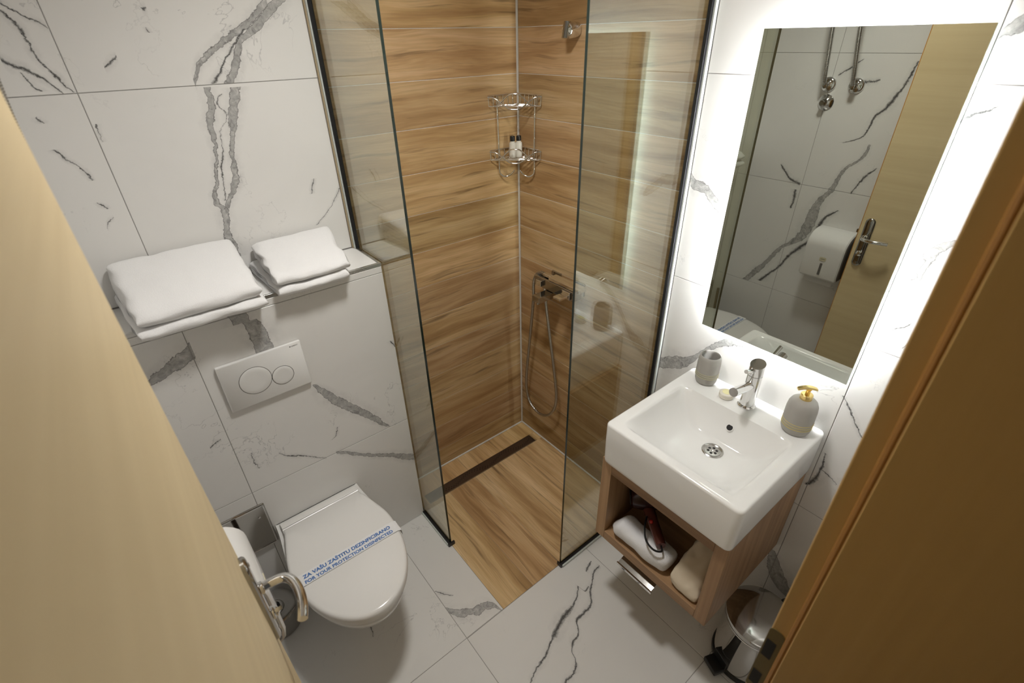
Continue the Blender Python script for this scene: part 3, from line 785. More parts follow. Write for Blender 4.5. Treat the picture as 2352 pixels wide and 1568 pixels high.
# flush plate
fp = thing('flush_plate', 'white dual flush plate with two round buttons on the ledge front', 'flush plate', (-1.2005, -BX, .997))
FFP = frame((-1.3235, -BX, .915), (1, 0, 0), (0, 0, 1))
pb = MB(); pb.loft([[(x, y, z) for x, y in rrect(d, .246 - d, d, .164 - d, .003, 3)] for z, d in ((.0005, .004), (.003, .0), (.0105, .0), (.012, .0015))], T=FFP)
pb.build('plate', M['plastic'], fp)
for nm, cx, cy, rr in (('large_button', .0905, .082, .0475), ('small_button', .1690, .066, .0335)):
    T = FFP @ Matrix.Translation((cx, cy, 0))
    ring = MB().lathe([(rr, .0115), (rr, .01225), (rr - .0016, .01225), (rr - .0016, .0115)], n=48, T=T, cap0=False, cap1=False)
    b = MB().lathe([(rr - .0018, .0115), (rr - .0018, .0130), (rr - .003, .0137), (rr * .6, .0134), (rr * .2, .0132)], n=48, T=T).build(nm, M['plastic'], fp)
    ring.build('gap_ring', M['plastic_grey'], b, smooth=30)
put_text('brand_lettering', '■GEBERIT' if False else 'GEBERIT', .0062, .021, FFP @ Matrix.Translation((.2150, .1515, .01215)), M['ink'], fp)
MB().box(.2105, .2135, .1518, .1554, .01205, .0122, T=FFP).build('brand_mark', M['ink'], fp, smooth=0)

# ------------------------------------------------------------------ towels on the ledge
def towel(name, label, group, seed, xb, xf, prof, gap=.0022):
    """xb/xf = (x0, x1) at the back and the front; prof = yb, yf, z0b, z1b, z0f, z1f (folded once, fold at the front)"""
    yb, yf, z0b, z1b, z0f, z1f = prof
    random.seed(seed); ox = random.random() * 50
    b = MB(); loops = []
    nx = 34
    xs = [0, .004, .012, .025] + [.04 + .92 * k / (nx - 1) for k in range(nx)] + [.975, .988, .996, 1.]
    wx = abs(xb[1] - xb[0])
    for a in xs:
        ex = min(a, 1 - a) * wx
        roll = math.sqrt(max(0., 1 - (1 - min(1., ex / .022)) ** 2))
        pinch = .42 + .58 * roll
        L = []
        n = 16
        zc = lambda t: lerp((z0b + z1b) / 2, (z0f + z1f) / 2, t)
        hh = lambda t: lerp((z1b - z0b) / 2, (z1f - z0f) / 2, t)
        def back(t): return .55 + .45 * math.sqrt(max(0., 1 - (1 - min(1., t / .10)) ** 2))
        ys = [0, .012, .03, .06] + [.1 + .9 * k / n for k in range(n + 1)]
        yend = lambda t: t * .93
        for t in ys: L.append((yend(t), zc(yend(t)) + hh(t) * pinch * back(t)))     # top, back to front
        for k in range(1, 10):                                                      # nose
            an = pi / 2 - pi * k / 10
            L.append((.93 + .07 * math.cos(an), zc(1) + hh(1) * pinch * math.sin(an)))
        for t in reversed(ys): L.append((yend(t), zc(yend(t)) - hh(t) * (.75 + .25 * pinch)))
        g = gap / 2
        for t in ys[1:]: L.append((yend(t) * .96, zc(yend(t)) - g))
        for t in reversed(ys[1:]): L.append((yend(t) * .96, zc(yend(t)) + g))
        out = []
        for t, z in L:
            wob = 1 if min(a, 1 - a) < .06 else 0
            y = lerp(yb, yf, t) + noise.noise(Vector((a * 4 + ox, 3.1, z * 40))) * .006 * t
            x = lerp(lerp(xb[0], xb[1], a), lerp(xf[0], xf[1], a), t)
            x += noise.noise(Vector((t * 3.5, z * 55, ox + (0 if a < .5 else 9)))) * .010 * wob
            d = noise.fractal(Vector((x * 8 + ox, y * 8, z * 12)), 1., 2., 3) * .0058
            d += noise.noise(Vector((x * 30 + ox, y * 30, z * 30))) * .0014
            top = z > zc(t)
            out.append((x, y + d * (.7 if t > .9 else .1), max(z + d * (1. if top else .3), BH + .0016 if y > -BX - .006 else BH - .012)))
        loops.append(out)
    b.loft(loops)
    o = b.build(name, M['terry'], None, smooth=80)
    # origin at the base
    c = Vector((lerp(xb[0], xb[1], .5), (yb + yf) / 2, min(z0b, z0f)))
    o.data.transform(Matrix.Translation(-c)); o.location = c
    tag(o, label, 'towel', group)
    return o
towel('folded_towel', 'large white folded bath towel, lower one of the left pile', 'folded towels on the ledge', 3, (-1.474, -1.146), (-1.450, -1.143), (-.006, -.272, BH + .002, 1.302, BH - .006, 1.277))
towel('folded_towel', 'large white folded bath towel, on top of the left pile', 'folded towels on the ledge', 8, (-1.466, -1.150), (-1.440, -1.146), (-.010, -.268, 1.304, 1.390, 1.278, 1.316))
towel('folded_towel', 'small white folded hand towel, lower one of the right pile', 'folded towels on the ledge', 14, (-1.118, -.868), (-1.100, -.892), (-.006, -.246, BH + .002, 1.294, BH - .004, 1.276))
towel('folded_towel', 'small white folded hand towel, on top of the right pile', 'folded towels on the ledge', 21, (-1.098, -.852), (-1.098, -.878), (-.014, -.240, 1.296, 1.358, 1.277, 1.309))

# ------------------------------------------------------------------ brush pot and chrome plate beside the toilet
pl_ = thing('chrome_plate', 'square polished chrome wall plate left of the toilet', 'wall plate', (-1.43, -BX, .41))
FPL = frame((-1.517, -BX, .312), (1, 0, 0), (0, 0, 1))
MB().loft([[(x, y, z) for x, y in rrect(d, .176 - d, d, .204 - d, .006, 3)] for z, d in ((.0005, .001), (.004, 0), (.007, .002))], T=FPL).build('plate', M['chrome_d'], pl_)
fb = MB()
for a in ((0.004, .172, .196, .200), (.004, .172, .004, .008), (.004, .008, .008, .196), (.168, .172, .008, .196)):
    fb.box(a[0], a[1], a[2], a[3], .0068, .0105, T=FPL)
fb.build('raised_border', M['chrome'], pl_, bevel=.001)
for sxx, szz in ((.148, .150), (.03, .150)):
    MB().lathe([(.0042, .0068), (.0042, .0088), (.002, .0095)], n=12, T=FPL @ Matrix.Translation((sxx, szz, 0))).build('screw', M['chrome'], pl_)
pot = thing('toilet_brush', 'chrome toilet brush pot with dark stick left of the toilet', 'toilet brush', (-1.440, -.292, .001))
PC = (-1.440, -.292, 0)
MB().lathe([(.070, .001), (.074, .004), (.076, .085), (.078, .092), (.076, .098), (.060, .0995), (.030, .094), (.030, .090)], PC, 40).build('pot', M['chrome_d'], pot, smooth=35)
MB().lathe([(.030, .092), (.031, .0975), (.026, .1005), (.020, .1000)], PC, 28).build('collar', M['steel'], pot, smooth=35)
MB().lathe([(.0195, .094), (.0195, .104), (.010, .112), (.009, .116)], PC, 24).build('cap', M['blackp'], pot, smooth=35)
MB().tube([(PC[0], PC[1], .112), (PC[0] - .004, PC[1] + .006, .300), (PC[0] - .008, PC[1] + .012, .505)], [.0075, .0075, .0085], 14).build('stick', M['drain'], pot)

# ------------------------------------------------------------------ paper dispenser on left wall
dp = thing('paper_dispenser', 'white plastic paper towel dispenser on the left wall', 'dispenser', (-RW, -.808, .76))
def disp_sec(y):
    L = [(-RW + .001, .762)]
    L += [(-RW + .104, .762), (-RW + .116, .772), (-RW + .122, .800), (-RW + .122, .930)]
    for k in range(1, 9):
        a = k / 8 * pi / 2
        L.append((-RW + .030 + .092 * math.cos(a), .930 + .075 * math.sin(a)))
    L.append((-RW + .001, 1.005))
    return [(x, y, z) for x, z in L]
def shrink(L, k):
    cx, cz = -RW + .001, .88
    return [(cx + (x - cx) * k, y, cz + (z - cz) * k) for x, y, z in L]
MB().loft([shrink(disp_sec(-.901), .965), disp_sec(-.895), disp_sec(-.722), shrink(disp_sec(-.716), .965)]).build('cover', M['plastic'], dp, smooth=35)
MB().loft([shrink(disp_sec(-.9045), .90), shrink(disp_sec(-.9015), .93)]).build('side_panel', M['plastic_grey'], dp, smooth=35)
FD_ = frame((-RW + .122, -.815, .80), (0, 1, 0), (0, 0, 1))
MB().prism(rrect(-.006, .006, -.012, .052, .002, 2), 0, .0012, T=FD_).build('level_window', M['plastic_grey'], dp, smooth=0)
lb = MB().prism(rrect(-.016, .016, .064, .084, .006, 4), 0, .0012, T=FD_).build('sticker', M['label'], dp, smooth=0)
MB().box(-.010, .010, .0735, .0755, .0013, .0016, T=FD_).build('sticker_print', M['ink'], lb, smooth=0)
pp = MB()
pp.loft([[(-RW + .050 + k * .006, y, .765 - k * .008) for y in (-.875, -.735)] + [(-RW + .0505 + k * .006, y, .7645 - k * .008) for y in (-.735, -.875)] for k in range(6)])
pp.build('paper_sheet', M['paper'], dp, smooth=60)

# ------------------------------------------------------------------ water heater hoses, valve, heater (left wall, seen in the mirror)
def fhose(label, y, pts):
    e = thing('flexible_hose', label, 'hose', (-RW, y, 1.655), 'braided hoses on the left wall')
    T = frame((-RW, y, 1.655), (0, 1, 0), (0, 0, 1))
    MB().lathe([(.034, .0005), (.034, .004), (.030, .010), (.022, .013), (.018, .014), (.018, .020), (.012, .022)], n=32, T=T).build('rosette', M['chrome'], e)
    MB().lathe([(.011, .018), (.011, .040), (.014, .041), (.014, .052), (.009, .054)], n=20, T=T).build('elbow', M['chrome_d'], e)
    MB().tube(cr(pts, 8), .0095, 14).build('braid', M['hose'], e)
    return e
fhose('braided steel hose on left wall, nearer to the shower', -.558, [(-1.488, -.558, 1.655), (-1.470, -.558, 1.675), (-1.464, -.553, 1.72), (-1.460, -.545, 1.80), (-1.452, -.536, 1.90), (-1.445, -.53, 2.03)])
fhose('braided steel hose on left wall, nearer to the door', -.680, [(-1.488, -.680, 1.655), (-1.470, -.680, 1.678), (-1.462, -.676, 1.72), (-1.455, -.664, 1.80), (-1.447, -.652, 1.90), (-1.442, -.645, 2.03)])
vk = thing('stop_valve', 'round chrome stop valve knob under the braided hoses', 'valve', (-RW, -.568, 1.578))
TV = frame((-RW, -.568, 1.578), (0, 1, 0), (0, 0, 1))
MB().lathe([(.036, .0005), (.036, .003), (.026, .012), (.017, .018), (.016, .022)], n=36, T=TV).build('rosette', M['chrome'], vk)
MB().lathe([(.013, .020), (.0145, .026), (.0145, .044), (.011, .047)], n=8, T=TV).build('knob', M['chrome_d'], vk)
wh = thing('water_heater', 'white wall-hung water heater above the braided hoses', 'water heater', (-1.42, -.59, 2.03))
MB().loft([[(x, y, z) for x, y in rrect(-RW + .002 + d, -1.36 - d, -.74 + d, -.44 - d, .03 - d * .5, 5)] for z, d in ((2.03, .012), (2.042, 0), (2.43, 0), (2.442, .012))]).build('body', M['plastic'], wh, smooth=35)
MB().lathe([(.022, 0), (.022, .012), (.018, .016)], n=24, T=frame((-1.36, -.59, 2.11), (0, 1, 0), (0, 0, 1))).build('dial', M['plastic_grey'], wh)

# ceiling lamp
cl = thing('ceiling_lamp', 'round white flush ceiling lamp in the middle of the room', 'lamp', LAMP_POS)
MB().lathe([(.15, -.001), (.15, -.028), (.145, -.034)], LAMP_POS, 48).build('base', M['plastic'], cl)
MB().lathe([(.140, -.035), (.136, -.048), (.11, -.058), (.06, -.063), (.01, -.064)], LAMP_POS, 48).build('diffuser', M['diff'], cl)
attach(lamp_o, cl)
# ------------------------------------------------------------------ shower corner rack
W1 = .0021
rk = thing('corner_rack', 'two-tier chrome wire corner rack hanging in the shower corner', 'shower rack', (-.05, -.05, 1.38))
def basket(zt_, name):
    zb = zt_ - .036
    e = MB()
    k = .006
    L = (-.152, -k, zt_); Rr = (-k, -.146, zt_)
    e.tube(cr([L, (-.10, -k, zt_), (-.04, -k, zt_), (-.014, -.009, zt_), (-.009, -.014, zt_), (-k, -.04, zt_), (-k, -.10, zt_), Rr], 4), W1 * 1.15, 8)
    for d in (.150, .128, .104, .080, .056, .032):
        e.tube([(-d, -k, zt_), (-d, -k - .002, zb)], W1 * .8, 6)
        dd = d - .006
        e.tube([(-k, -dd, zt_), (-k - .002, -dd, zb)], W1 * .8, 6)
        bul = .05 * d
        e.tube(cr([(-d, -k - .002, zb), (-d * .62 - bul * .42, -d * .38 - bul * .42, zb), (-d * .38 - bul * .42, -d * .62 - bul * .42, zb), (-k - .002, -dd, zb)], 6), W1, 6)
    def front(fz):
        pts = []
        for i in range(25):
            a = i / 24
            x = lerp(-.154, -k, a); y = lerp(-k, -.147, a)
            s = math.sin(pi * a) ** .8 * .010
            pts.append((x - s * .707, y - s * .707, fz(a)))
        return pts
    amp = zt_ - zb + .006
    e.tube(front(lambda a: zt_ - .004 - (amp * sstep((.5 - abs(a - .5)) / .5 * 1.25 - .15))), W1 * 1.25, 8)
    e.tube(front(lambda a: zb + .002 + (amp * .98 * sstep((.5 - abs(a - .5)) / .5 * 1.6 - .45)))[3:22], W1 * 1.25, 8)
    return e.build(name, M['chrome'], rk, smooth=60)
basket(1.692, 'upper_basket')
basket(1.496, 'lower_basket')
for nm, q in (('left_rod', lambda d, w: (-d, -w)), ('right_rod', lambda d, w: (-w, -d))):
    b = MB()
    P_ = [(.112, .008, 1.690), (.112, .010, 1.60), (.111, .010, 1.50), (.111, .010, 1.425), (.108, .012, 1.402), (.092, .022, 1.390), (.074, .034, 1.396), (.064, .042, 1.408)]
    b.tube(cr([(*q(d, w), z) for d, w, z in P_], 5), .0032, 10)
    d, w = q(.062, .0435); b.lathe([(.001, -.0042), (.0036, -.002), (.0042, 0), (.0036, .002), (.001, .0042)], (d, w, 1.411), 10)
    d, w = q(.112, .010); b.lathe([(.0032, -.008), (.0048, -.004), (.0048, .004), (.0032, .008)], (d, w, 1.617), 12)
    b.build(nm, M['chrome'], rk, smooth=60)
def bottle(label, x, y):
    e = thing('shampoo_bottle', label, 'bottle', (x, y, 1.463), 'small shampoo bottles in the rack')
    MB().lathe([(.0115, 1.4630), (.0135, 1.465), (.0138, 1.515), (.0128, 1.520), (.0090, 1.5225), (.0090, 1.526)], (x, y, 0), 20).build('body', M['bottle'], e)
    MB().lathe([(.0095, 1.5262), (.0100, 1.528), (.0100, 1.543), (.0085, 1.5455)], (x, y, 0), 20).build('cap', M['blackp'], e)
bottle('small pale shampoo bottle with black cap, left one in wire rack', -.064, -.040)
bottle('small pale shampoo bottle with black cap, right one in wire rack', -.039, -.049)

# ------------------------------------------------------------------ shower mixer, hand shower, hose, holder
mx = thing('shower_mixer', 'angular chrome shower mixer on the wood-look wall', 'mixer tap', (0, -.32, .98))
for yy in (-.255, -.395):
    MB().box(-.010, -.0005, yy - .028, yy + .028, .958, 1.014).box(-.040, -.0101, yy - .016, yy + .016, .970, 1.002).build('wall_flange', M['chrome_d'], mx, bevel=.002)
MB().box(-.090, -.041, -.442, -.206, .966, 1.011).build('body', M['chrome_d'], mx, bevel=.003)
sp_ = MB().box(-.165, -.048, -.322, -.278, .938, .9645).build('spout', M['chrome_d'], mx, bevel=.002)
MB().lathe([(.009, .927), (.009, .9375)], (-.150, -.300, 0), 16).build('aerator', M['steel'], sp_)
MB().box(-.148, -.0985, -.425, -.385, .984, .994).box(-.0984, -.0905, -.428, -.382, .972, 1.005).build('lever', M['chrome'], mx, bevel=.002)
MB().lathe([(.0095, .940), (.0095, .9655)], (-.066, -.250, 0), 16).build('hose_outlet', M['chrome'], mx)
MB().box(-.104, -.0905, -.262, -.232, .976, 1.001).build('diverter', M['chrome'], mx, bevel=.002)
hs = thing('hand_shower', 'flat rectangular chrome hand shower resting on the mixer', 'hand shower', (-.066, -.36, 1.012))
MB().box(-.088, -.044, -.470, -.292, 1.0122, 1.028).build('head', M['chrome'], hs, bevel=.002)
MB().box(-.078, -.056, -.2915, -.245, 1.0130, 1.027).build('handle', M['chrome'], hs, bevel=.004)
ho = thing('shower_hose', 'ribbed chrome shower hose hanging in a loop below mixer', 'hose', (-.066, -.22, .23))
MB().tube(cr([(-.067, -.244, 1.0205), (-.067, -.222, 1.019), (-.072, -.200, 1.004), (-.080, -.190, .965), (-.086, -.196, .90), (-.082, -.182, .80), (-.072, -.150, .62), (-.064, -.120, .44), (-.060, -.113, .34), (-.060, -.135, .265), (-.060, -.180, .232), (-.060, -.235, .232), (-.060, -.290, .270), (-.060, -.328, .345), (-.061, -.334, .44), (-.063, -.312, .58), (-.065, -.282, .74), (-.066, -.256, .88), (-.066, -.250, .939)], 9), .0068, 12).build('hose', M['hose'], ho, smooth=70)
hd = thing('shower_holder', 'round chrome hand shower holder high on the shower wall', 'shower holder', (0, -.312, 1.895))
TH = frame((0, -.312, 1.895), (0, -1, 0), (0, 0, 1))
MB().lathe([(.021, .0005), (.023, .003), (.0245, .020), (.0245, .044), (.021, .050), (.012, .052), (.010, .046), (.004, .045)], n=32, T=TH).build('body', M['chrome'], hd)
MB().tube([(-.053, -.312, 1.872), (-.044, -.312, 1.918)], .0125, 18).build('cradle', M['chrome_d'], hd)

# ------------------------------------------------------------------ backlit mirror
MY0, MY1, MZ0, MZ1, MX = -.967, -1.4005, 1.0735, 1.885, -.0301
mr = thing('backlit_mirror', 'tall frameless mirror with white light glowing behind it', 'mirror', (0, (MY0 + MY1) / 2, MZ0))
b = MB().box(MX, MX + .005, MY1, MY0, MZ0, MZ1)
b.m = [1] * 6
for i, f in enumerate(b.f):
    if all(abs(b.v[k].x - MX) < 1e-6 for k in f): b.m[i] = 0
b.build('glass', [M['mirror'], plain('pale_green_glass_edge', (.45, .60, .52), .15)], mr, smooth=0)
IN = .047
MB().box(MX + .0052, MX + .010, MY1 + IN + .0125, MY0 - IN - .0125, MZ0 + IN + .0125, MZ1 - IN - .0125).build('backing', M['plastic'], mr, smooth=0)
MB().box(MX + .0101, -.0005, MY1 + IN + .012, MY0 - IN - .012, MZ0 + IN + .012, MZ1 - IN - .012).build('housing', M['plastic'], mr, smooth=0)
for a in ((MY0 - IN - .0115, MY0 - IN - .0075, MZ0 + IN + .012, MZ1 - IN - .012), (MY1 + IN + .0075, MY1 + IN + .0115, MZ0 + IN + .012, MZ1 - IN - .012),
          (MY1 + IN + .012, MY0 - IN - .012, MZ1 - IN - .0115, MZ1 - IN - .0075), (MY1 + IN + .012, MY0 - IN - .012, MZ0 + IN + .0075, MZ0 + IN + .0115)):
    MB().box(MX + .0055, MX + .0135, a[0], a[1], a[2], a[3]).build('led_strip', M['led'], mr, smooth=0)

# ------------------------------------------------------------------ washbasin
BZ = .888
BCX, BCY, BHX, BHY = -.2305, -1.1755, .2300, .2200
basin = thing('washbasin', 'square white ceramic washbasin on the open wooden cabinet', 'washbasin', (BCX, BCY, .731))
def axis_pts(h, n):
    e = [0, .0008, .0025, .005, .0085]
    L = [-h + q for q in e]; inner = [(-h + .0085) + (2 * h - .017) * k / n for k in range(1, n)]
    return L + inner + [-q for q in reversed(L)]
XS, YS = axis_pts(BHX, 74), axis_pts(BHY, 74)
RB = .0085
def bowl_depth(x, y):
    df, db, ds = x + .430, -.122 - x, .183 - abs(y - BCY)
    if min(df, db, ds) <= 0: return 0.
    q = lambda d, w: 1 - (1 - min(1., d / w)) ** 2.3
    s0 = sstep(min(df, db, ds) / .010)
    return .104 * q(df, .155) * q(db, .055) * q(ds, .125) * s0
def basin_pt(x, y):
    ed = min(BHX - abs(x), BHY - abs(y))
    drop = RB - math.sqrt(max(0., RB ** 2 - (RB - ed) ** 2)) if ed < RB else 0.
    rc = .018
    qx, qy = abs(x) - (BHX - rc), abs(y) - (BHY - rc)
    X, Y = x, y
    if qx > 0 and qy > 0:
        k = max(qx, qy) / math.hypot(qx, qy)
        X = math.copysign(BHX - rc + qx * k, x); Y = math.copysign(BHY - rc + qy * k, y)
    X += BCX; Y += BCY
    return (X, Y, BZ - drop - bowl_depth(X, Y))
vs = [basin_pt(x, y) for x in XS for y in YS]
nX, nY = len(XS), len(YS)
fs = [(i * nY + j, (i + 1) * nY + j, (i + 1) * nY + j + 1, i * nY + j + 1) for i in range(nX - 1) for j in range(nY - 1)]
rim = [i * nY for i in range(nX)] + [(nX - 1) * nY + j for j in range(1, nY)] + [i * nY + nY - 1 for i in range(nX - 2, -1, -1)] + [j for j in range(nY - 2, 0, -1)]
prev = rim; base = len(vs)
for z, s_ in ((.82, 1.0), (.744, .994), (.736, .990), (.731, .978)):
    cur = []
    for r_ in rim:
        x, y, _ = vs[r_]; cur.append(len(vs)); vs.append((BCX + (x - BCX) * s_, BCY + (y - BCY) * s_, z))
    for k in range(len(rim)):
        k2 = (k + 1) % len(rim); fs.append((prev[k], prev[k2], cur[k2], cur[k]))
    prev = cur
fs.append(tuple(prev))
MB().add(vs, fs).build('bowl', M['ceramic'], basin, smooth=60)
DRX, DRY = -.212, -1.181
dz = BZ - bowl_depth(DRX, DRY)
dn = MB().lathe([(.031, dz - .004), (.0325, dz + .0015), (.0295, dz + .0035), (.0235, dz + .0012), (.0225, dz - .0005)], (DRX, DRY, 0), 40).build('drain', M['steel'], basin, smooth=50)
MB().lathe([(.0222, dz - .003), (.0222, dz + .0008), (.004, dz + .0012)], (DRX, DRY, 0), 32).build('strainer', M['steel'], dn, smooth=30)
for k in range(6):
    a = k * pi / 3 + .2
    MB().lathe([(.0042, dz + .0009), (.0042, dz + .0016)], (DRX + .0125 * math.cos(a), DRY + .0125 * math.sin(a), 0), 14).build('drain_hole', M['dark'], dn, smooth=0)
MB().lathe([(.004, dz + .0012), (.004, dz + .0022), (.002, dz + .0026)], (DRX, DRY, 0), 12).build('screw', M['chrome'], dn)
ox_ = -.136; oz = BZ - bowl_depth(ox_, -1.183)
TO = frame((ox_ - .002, -1.183, oz), (0, -1, 0), Vector((.62, 0, .78)))
MB().lathe([(.0115, -.004), (.0115, .0014), (.0095, .0014)], n=24, T=TO, cap0=False, cap1=False).build('overflow_ring', M['ceramic'], basin)
MB().lathe([(.0100, -.003), (.0100, .0011)], n=24, T=TO).build('overflow_hole', M['dark'], basin, smooth=0)

# tap
tap = thing('basin_tap', 'slim chrome cylindrical single-lever tap on the washbasin', 'tap', (-.066, -1.184, BZ))
TP = (-.066, -1.184, 0)
MB().lathe([(.027, BZ + .0008), (.027, BZ + .005), (.0235, BZ + .009)], TP, 36).build('base_ring', M['chrome'], tap)
MB().lathe([(.0215, BZ + .0092), (.0215, BZ + .118)], TP, 36).build('column', M['chrome'], tap)
MB().lathe([(.0205, BZ + .1182), (.0205, BZ + .1200)], TP, 36).build('groove', M['chrome_d'], tap)
n = 36
lo = [[(TP[0] + .0215 * math.cos(2 * pi * i / n), TP[1] + .0215 * math.sin(2 * pi * i / n), z0 + sl * (.0215 * math.cos(2 * pi * i / n))) for i in range(n)] for z0, sl in ((BZ + .1202, 0), (BZ + .156, .35))]
hd_ = MB().loft(lo).build('head', M['chrome'], tap, smooth=35)
MB().tube([(TP[0] - .018, TP[1], BZ + .139), (TP[0] - .066, TP[1] + .001, BZ + .158)], .0062, 16).build('lever', M['chrome'], hd_)
MB().tube([(TP[0] - .010, TP[1], BZ + .082), (TP[0] - .112, TP[1] + .002, BZ + .106)], .0135, 28).build('spout', M['chrome'], tap)

# tumbler, soap, soap dispenser
tb = thing('tumbler', 'grey stoneware tooth mug with faint yellow lines on washbasin', 'tumbler', (-.050, -1.030, BZ))
TC = (-.050, -1.030, BZ)
MB().lathe([(.026, .0008), (.031, .003), (.0345, .012), (.0365, .040), (.0365, .072), (.0345, .094), (.0318, .1035), (.0300, .1045), (.0290, .102), (.0308, .090), (.0320, .070), (.0320, .014), (.024, .009)], TC, 40).build('cup', M['stone'], tb, smooth=50)
for z in (.030, .037, .044):
    MB().lathe([(.0362, z - .0012), (.0372, z - .0009), (.0372, z + .0009), (.0362, z + .0012)], TC, 40, cap0=False, cap1=False).build('line', plain('faint_yellow_line', (.44, .42, .27), .6) if z == .030 else bpy.data.materials['faint_yellow_line'], tb)
so = thing('soap_bar', 'small round wrapped guest soap behind the tap spout', 'soap', (-.075, -1.120, BZ))
SO = (-.075, -1.120, BZ)
MB().lathe([(.0195, .0008), (.0220, .003), (.0222, .008), (.0208, .0095), (.0222, .011), (.0220, .0165), (.0195, .0190), (.014, .0195)], SO, 36).build('bar', M['soap'], so, smooth=40)
MB().lathe([(.0138, .0193), (.0138, .0200), (.002, .0204)], SO, 30).build('sticker', M['soap_y'], so)
sd_ = thing('soap_dispenser', 'grey stoneware soap dispenser with a gold pump on washbasin', 'soap dispenser', (-.063, -1.331, BZ))
SD = (-.063, -1.331, BZ)
MB().lathe([(.031, .0008), (.0355, .003), (.039, .012), (.0405, .035), (.0402, .078), (.0385, .094), (.034, .105), (.026, .112), (.0165, .1145)], SD, 44).build('body', M['stone'], sd_, smooth=50)
for z in (.026, .034, .042):
    MB().lathe([(.0398, z - .0010), (.0412, z - .0007), (.0412, z + .0007), (.0398, z + .0010)], SD, 44, cap0=False, cap1=False).build('line', M['gold_line'], sd_)
pm = MB().lathe([(.0160, .1142), (.0160, .1290), (.0140, .1312), (.0060, .1312), (.0060, .143), (.0075, .146)], SD, 28).build('pump', M['gold'], sd_, smooth=35)
nz = []
for k in range(9):
    a = k / 8; q = lerp(-.030, .022, a)
    d = Vector((-.70, .72, 0)).normalized(); w = Vector((-d.y, d.x, 0))
    c_ = Vector(SD) + d * (-q) + Vector((0, 0, .147 + .006 * (1 - (2 * a - 1) ** 2)))
    hw = lerp(.0085, .0065, abs(2 * a - 1))
    nz.append([c_ + w * hw - Vector((0, 0, .003)), c_ - w * hw - Vector((0, 0, .003)), c_ - w * hw * .8 + Vector((0, 0, .0035)), c_ + w * hw * .8 + Vector((0, 0, .0035))])
MB().loft(nz).build('nozzle', M['gold'], pm, bevel=.0015)

# ------------------------------------------------------------------ open cabinet below the basin
VX0, VX1, VY0, VY1, VZ0, VZ1, VT = -.443, -.002, -1.388, -.948, .362, .730, .038
cab = thing('vanity_cabinet', 'open walnut cabinet hanging under the washbasin', 'cabinet', (-.22, -1.168, VZ0))
MB().box(VX0, VX1, VY1 - VT, VY1, VZ0, VZ1).build('side_panel', M['van'], cab, bevel=.0012)
MB().box(VX0, VX1, VY0, VY0 + VT, VZ0, VZ1).build('side_panel', M['van'], cab, bevel=.0012)
MB().box(VX0, VX1, VY0 + VT + .0003, VY1 - VT - .0003, VZ0, VZ0 + VT).build('bottom_panel', M['vanh'], cab, bevel=.0012)
MB().box(VX0, VX0 + .09, VY0 + VT + .0003, VY1 - VT - .0003, .680, VZ1).build('top_rail', M['vanh'], cab, bevel=.0012)
MB().box(-.018, VX1, VY0 + VT + .0003, VY1 - VT - .0003, VZ0 + VT + .0003, VZ1).build('back_panel', M['vanh'], cab, smooth=0)

# chrome paper holder hanging below the cabinet
ph = thing('paper_holder', 'chrome paper holder with flap hanging below the wooden cabinet', 'paper holder', (-.40, -1.13, .361))
MB().box(-.400, -.345, -1.200, -1.188, .3475, .3615).build('mount', M['chrome_d'], ph, bevel=.001)
fl = MB(); fl.loft([[(x, y, z) for y, z in ((-1.200, 0), (-1.062, 0), (-1.062, .0025), (-1.200, .0025))] for x, z in ((0, 0),)] if False else [[(-.452, -1.206, .318), (-.452, -1.066, .318), (-.451, -1.066, .3205), (-.451, -1.206, .3205)], [(-.385, -1.206, .3445), (-.385, -1.066, .3445), (-.384, -1.066, .347), (-.384, -1.206, .347)]])
fl.build('flap', M['chrome_d'], ph, bevel=.0006)
MB().box(-.4565, -.4500, -1.209, -1.063, .313, .3225).build('flap_edge', M['chrome'], ph, bevel=.001)
MB().tube(cr([(-.395, -1.19, .345), (-.400, -1.19, .300), (-.415, -1.185, .272), (-.418, -1.16, .268), (-.418, -1.09, .268)], 5), .0035, 10).build('spindle', M['chrome'], ph)

# things stored in the cabinet
def lump(name, label, cat, mat, sections, seed, amp=.006, sq=2.6, n=28, fq=14., ridge=False):
    """sections: list of (centre, axis-a half vector, axis-b half vector)"""
    loops = []; ox = seed * 13.7
    for c, a, b_ in sections:
        c, a, b_ = Vector(c), Vector(a), Vector(b_); L = []
        for k in range(n):
            t = 2 * pi * k / n; cx, sy = math.cos(t), math.sin(t)
            ex = 2 / sq
            p = c + a * (math.copysign(abs(cx) ** ex, cx)) + b_ * (math.copysign(abs(sy) ** ex, sy))
            d = noise.fractal(p * fq + Vector((ox, 0, 0)), 1., 2., 3)
            if ridge: d = .5 - 2.2 * abs(noise.noise(p * fq * .8 + Vector((ox, 2, 5)))) + .5 * d
            p = p + (p - c) * d * amp / max(.012, (p - c).length)
            L.append(p)
        loops.append(L)
    o = MB().loft(loops).build(name, mat, None, smooth=70, sub=1)
    return o
FZ = VZ0 + VT
secs = []
for k in range(17):
    a = k / 16
    y = lerp(-.992, -1.226, a); x = lerp(-.398, -.392, a) - .004 * math.sin(a * pi)
    r = (.044 if a > .16 else .012 + .032 * sstep(a / .16)) * (1 if a < .94 else .84) * (1 + .05 * math.sin(a * 11))
    secs.append(((x, y, FZ + .0045 + r * .80), (r, 0, -.04 * r), (0, -.10 * r, r * .80)))
o = lump('rolled_cloth', '', '', M['cotton'], secs, 1, .0045, 2.5, 30, 20.)
tag(o, 'white rolled cloth at the front of the open cabinet', 'cloth')
secs = []
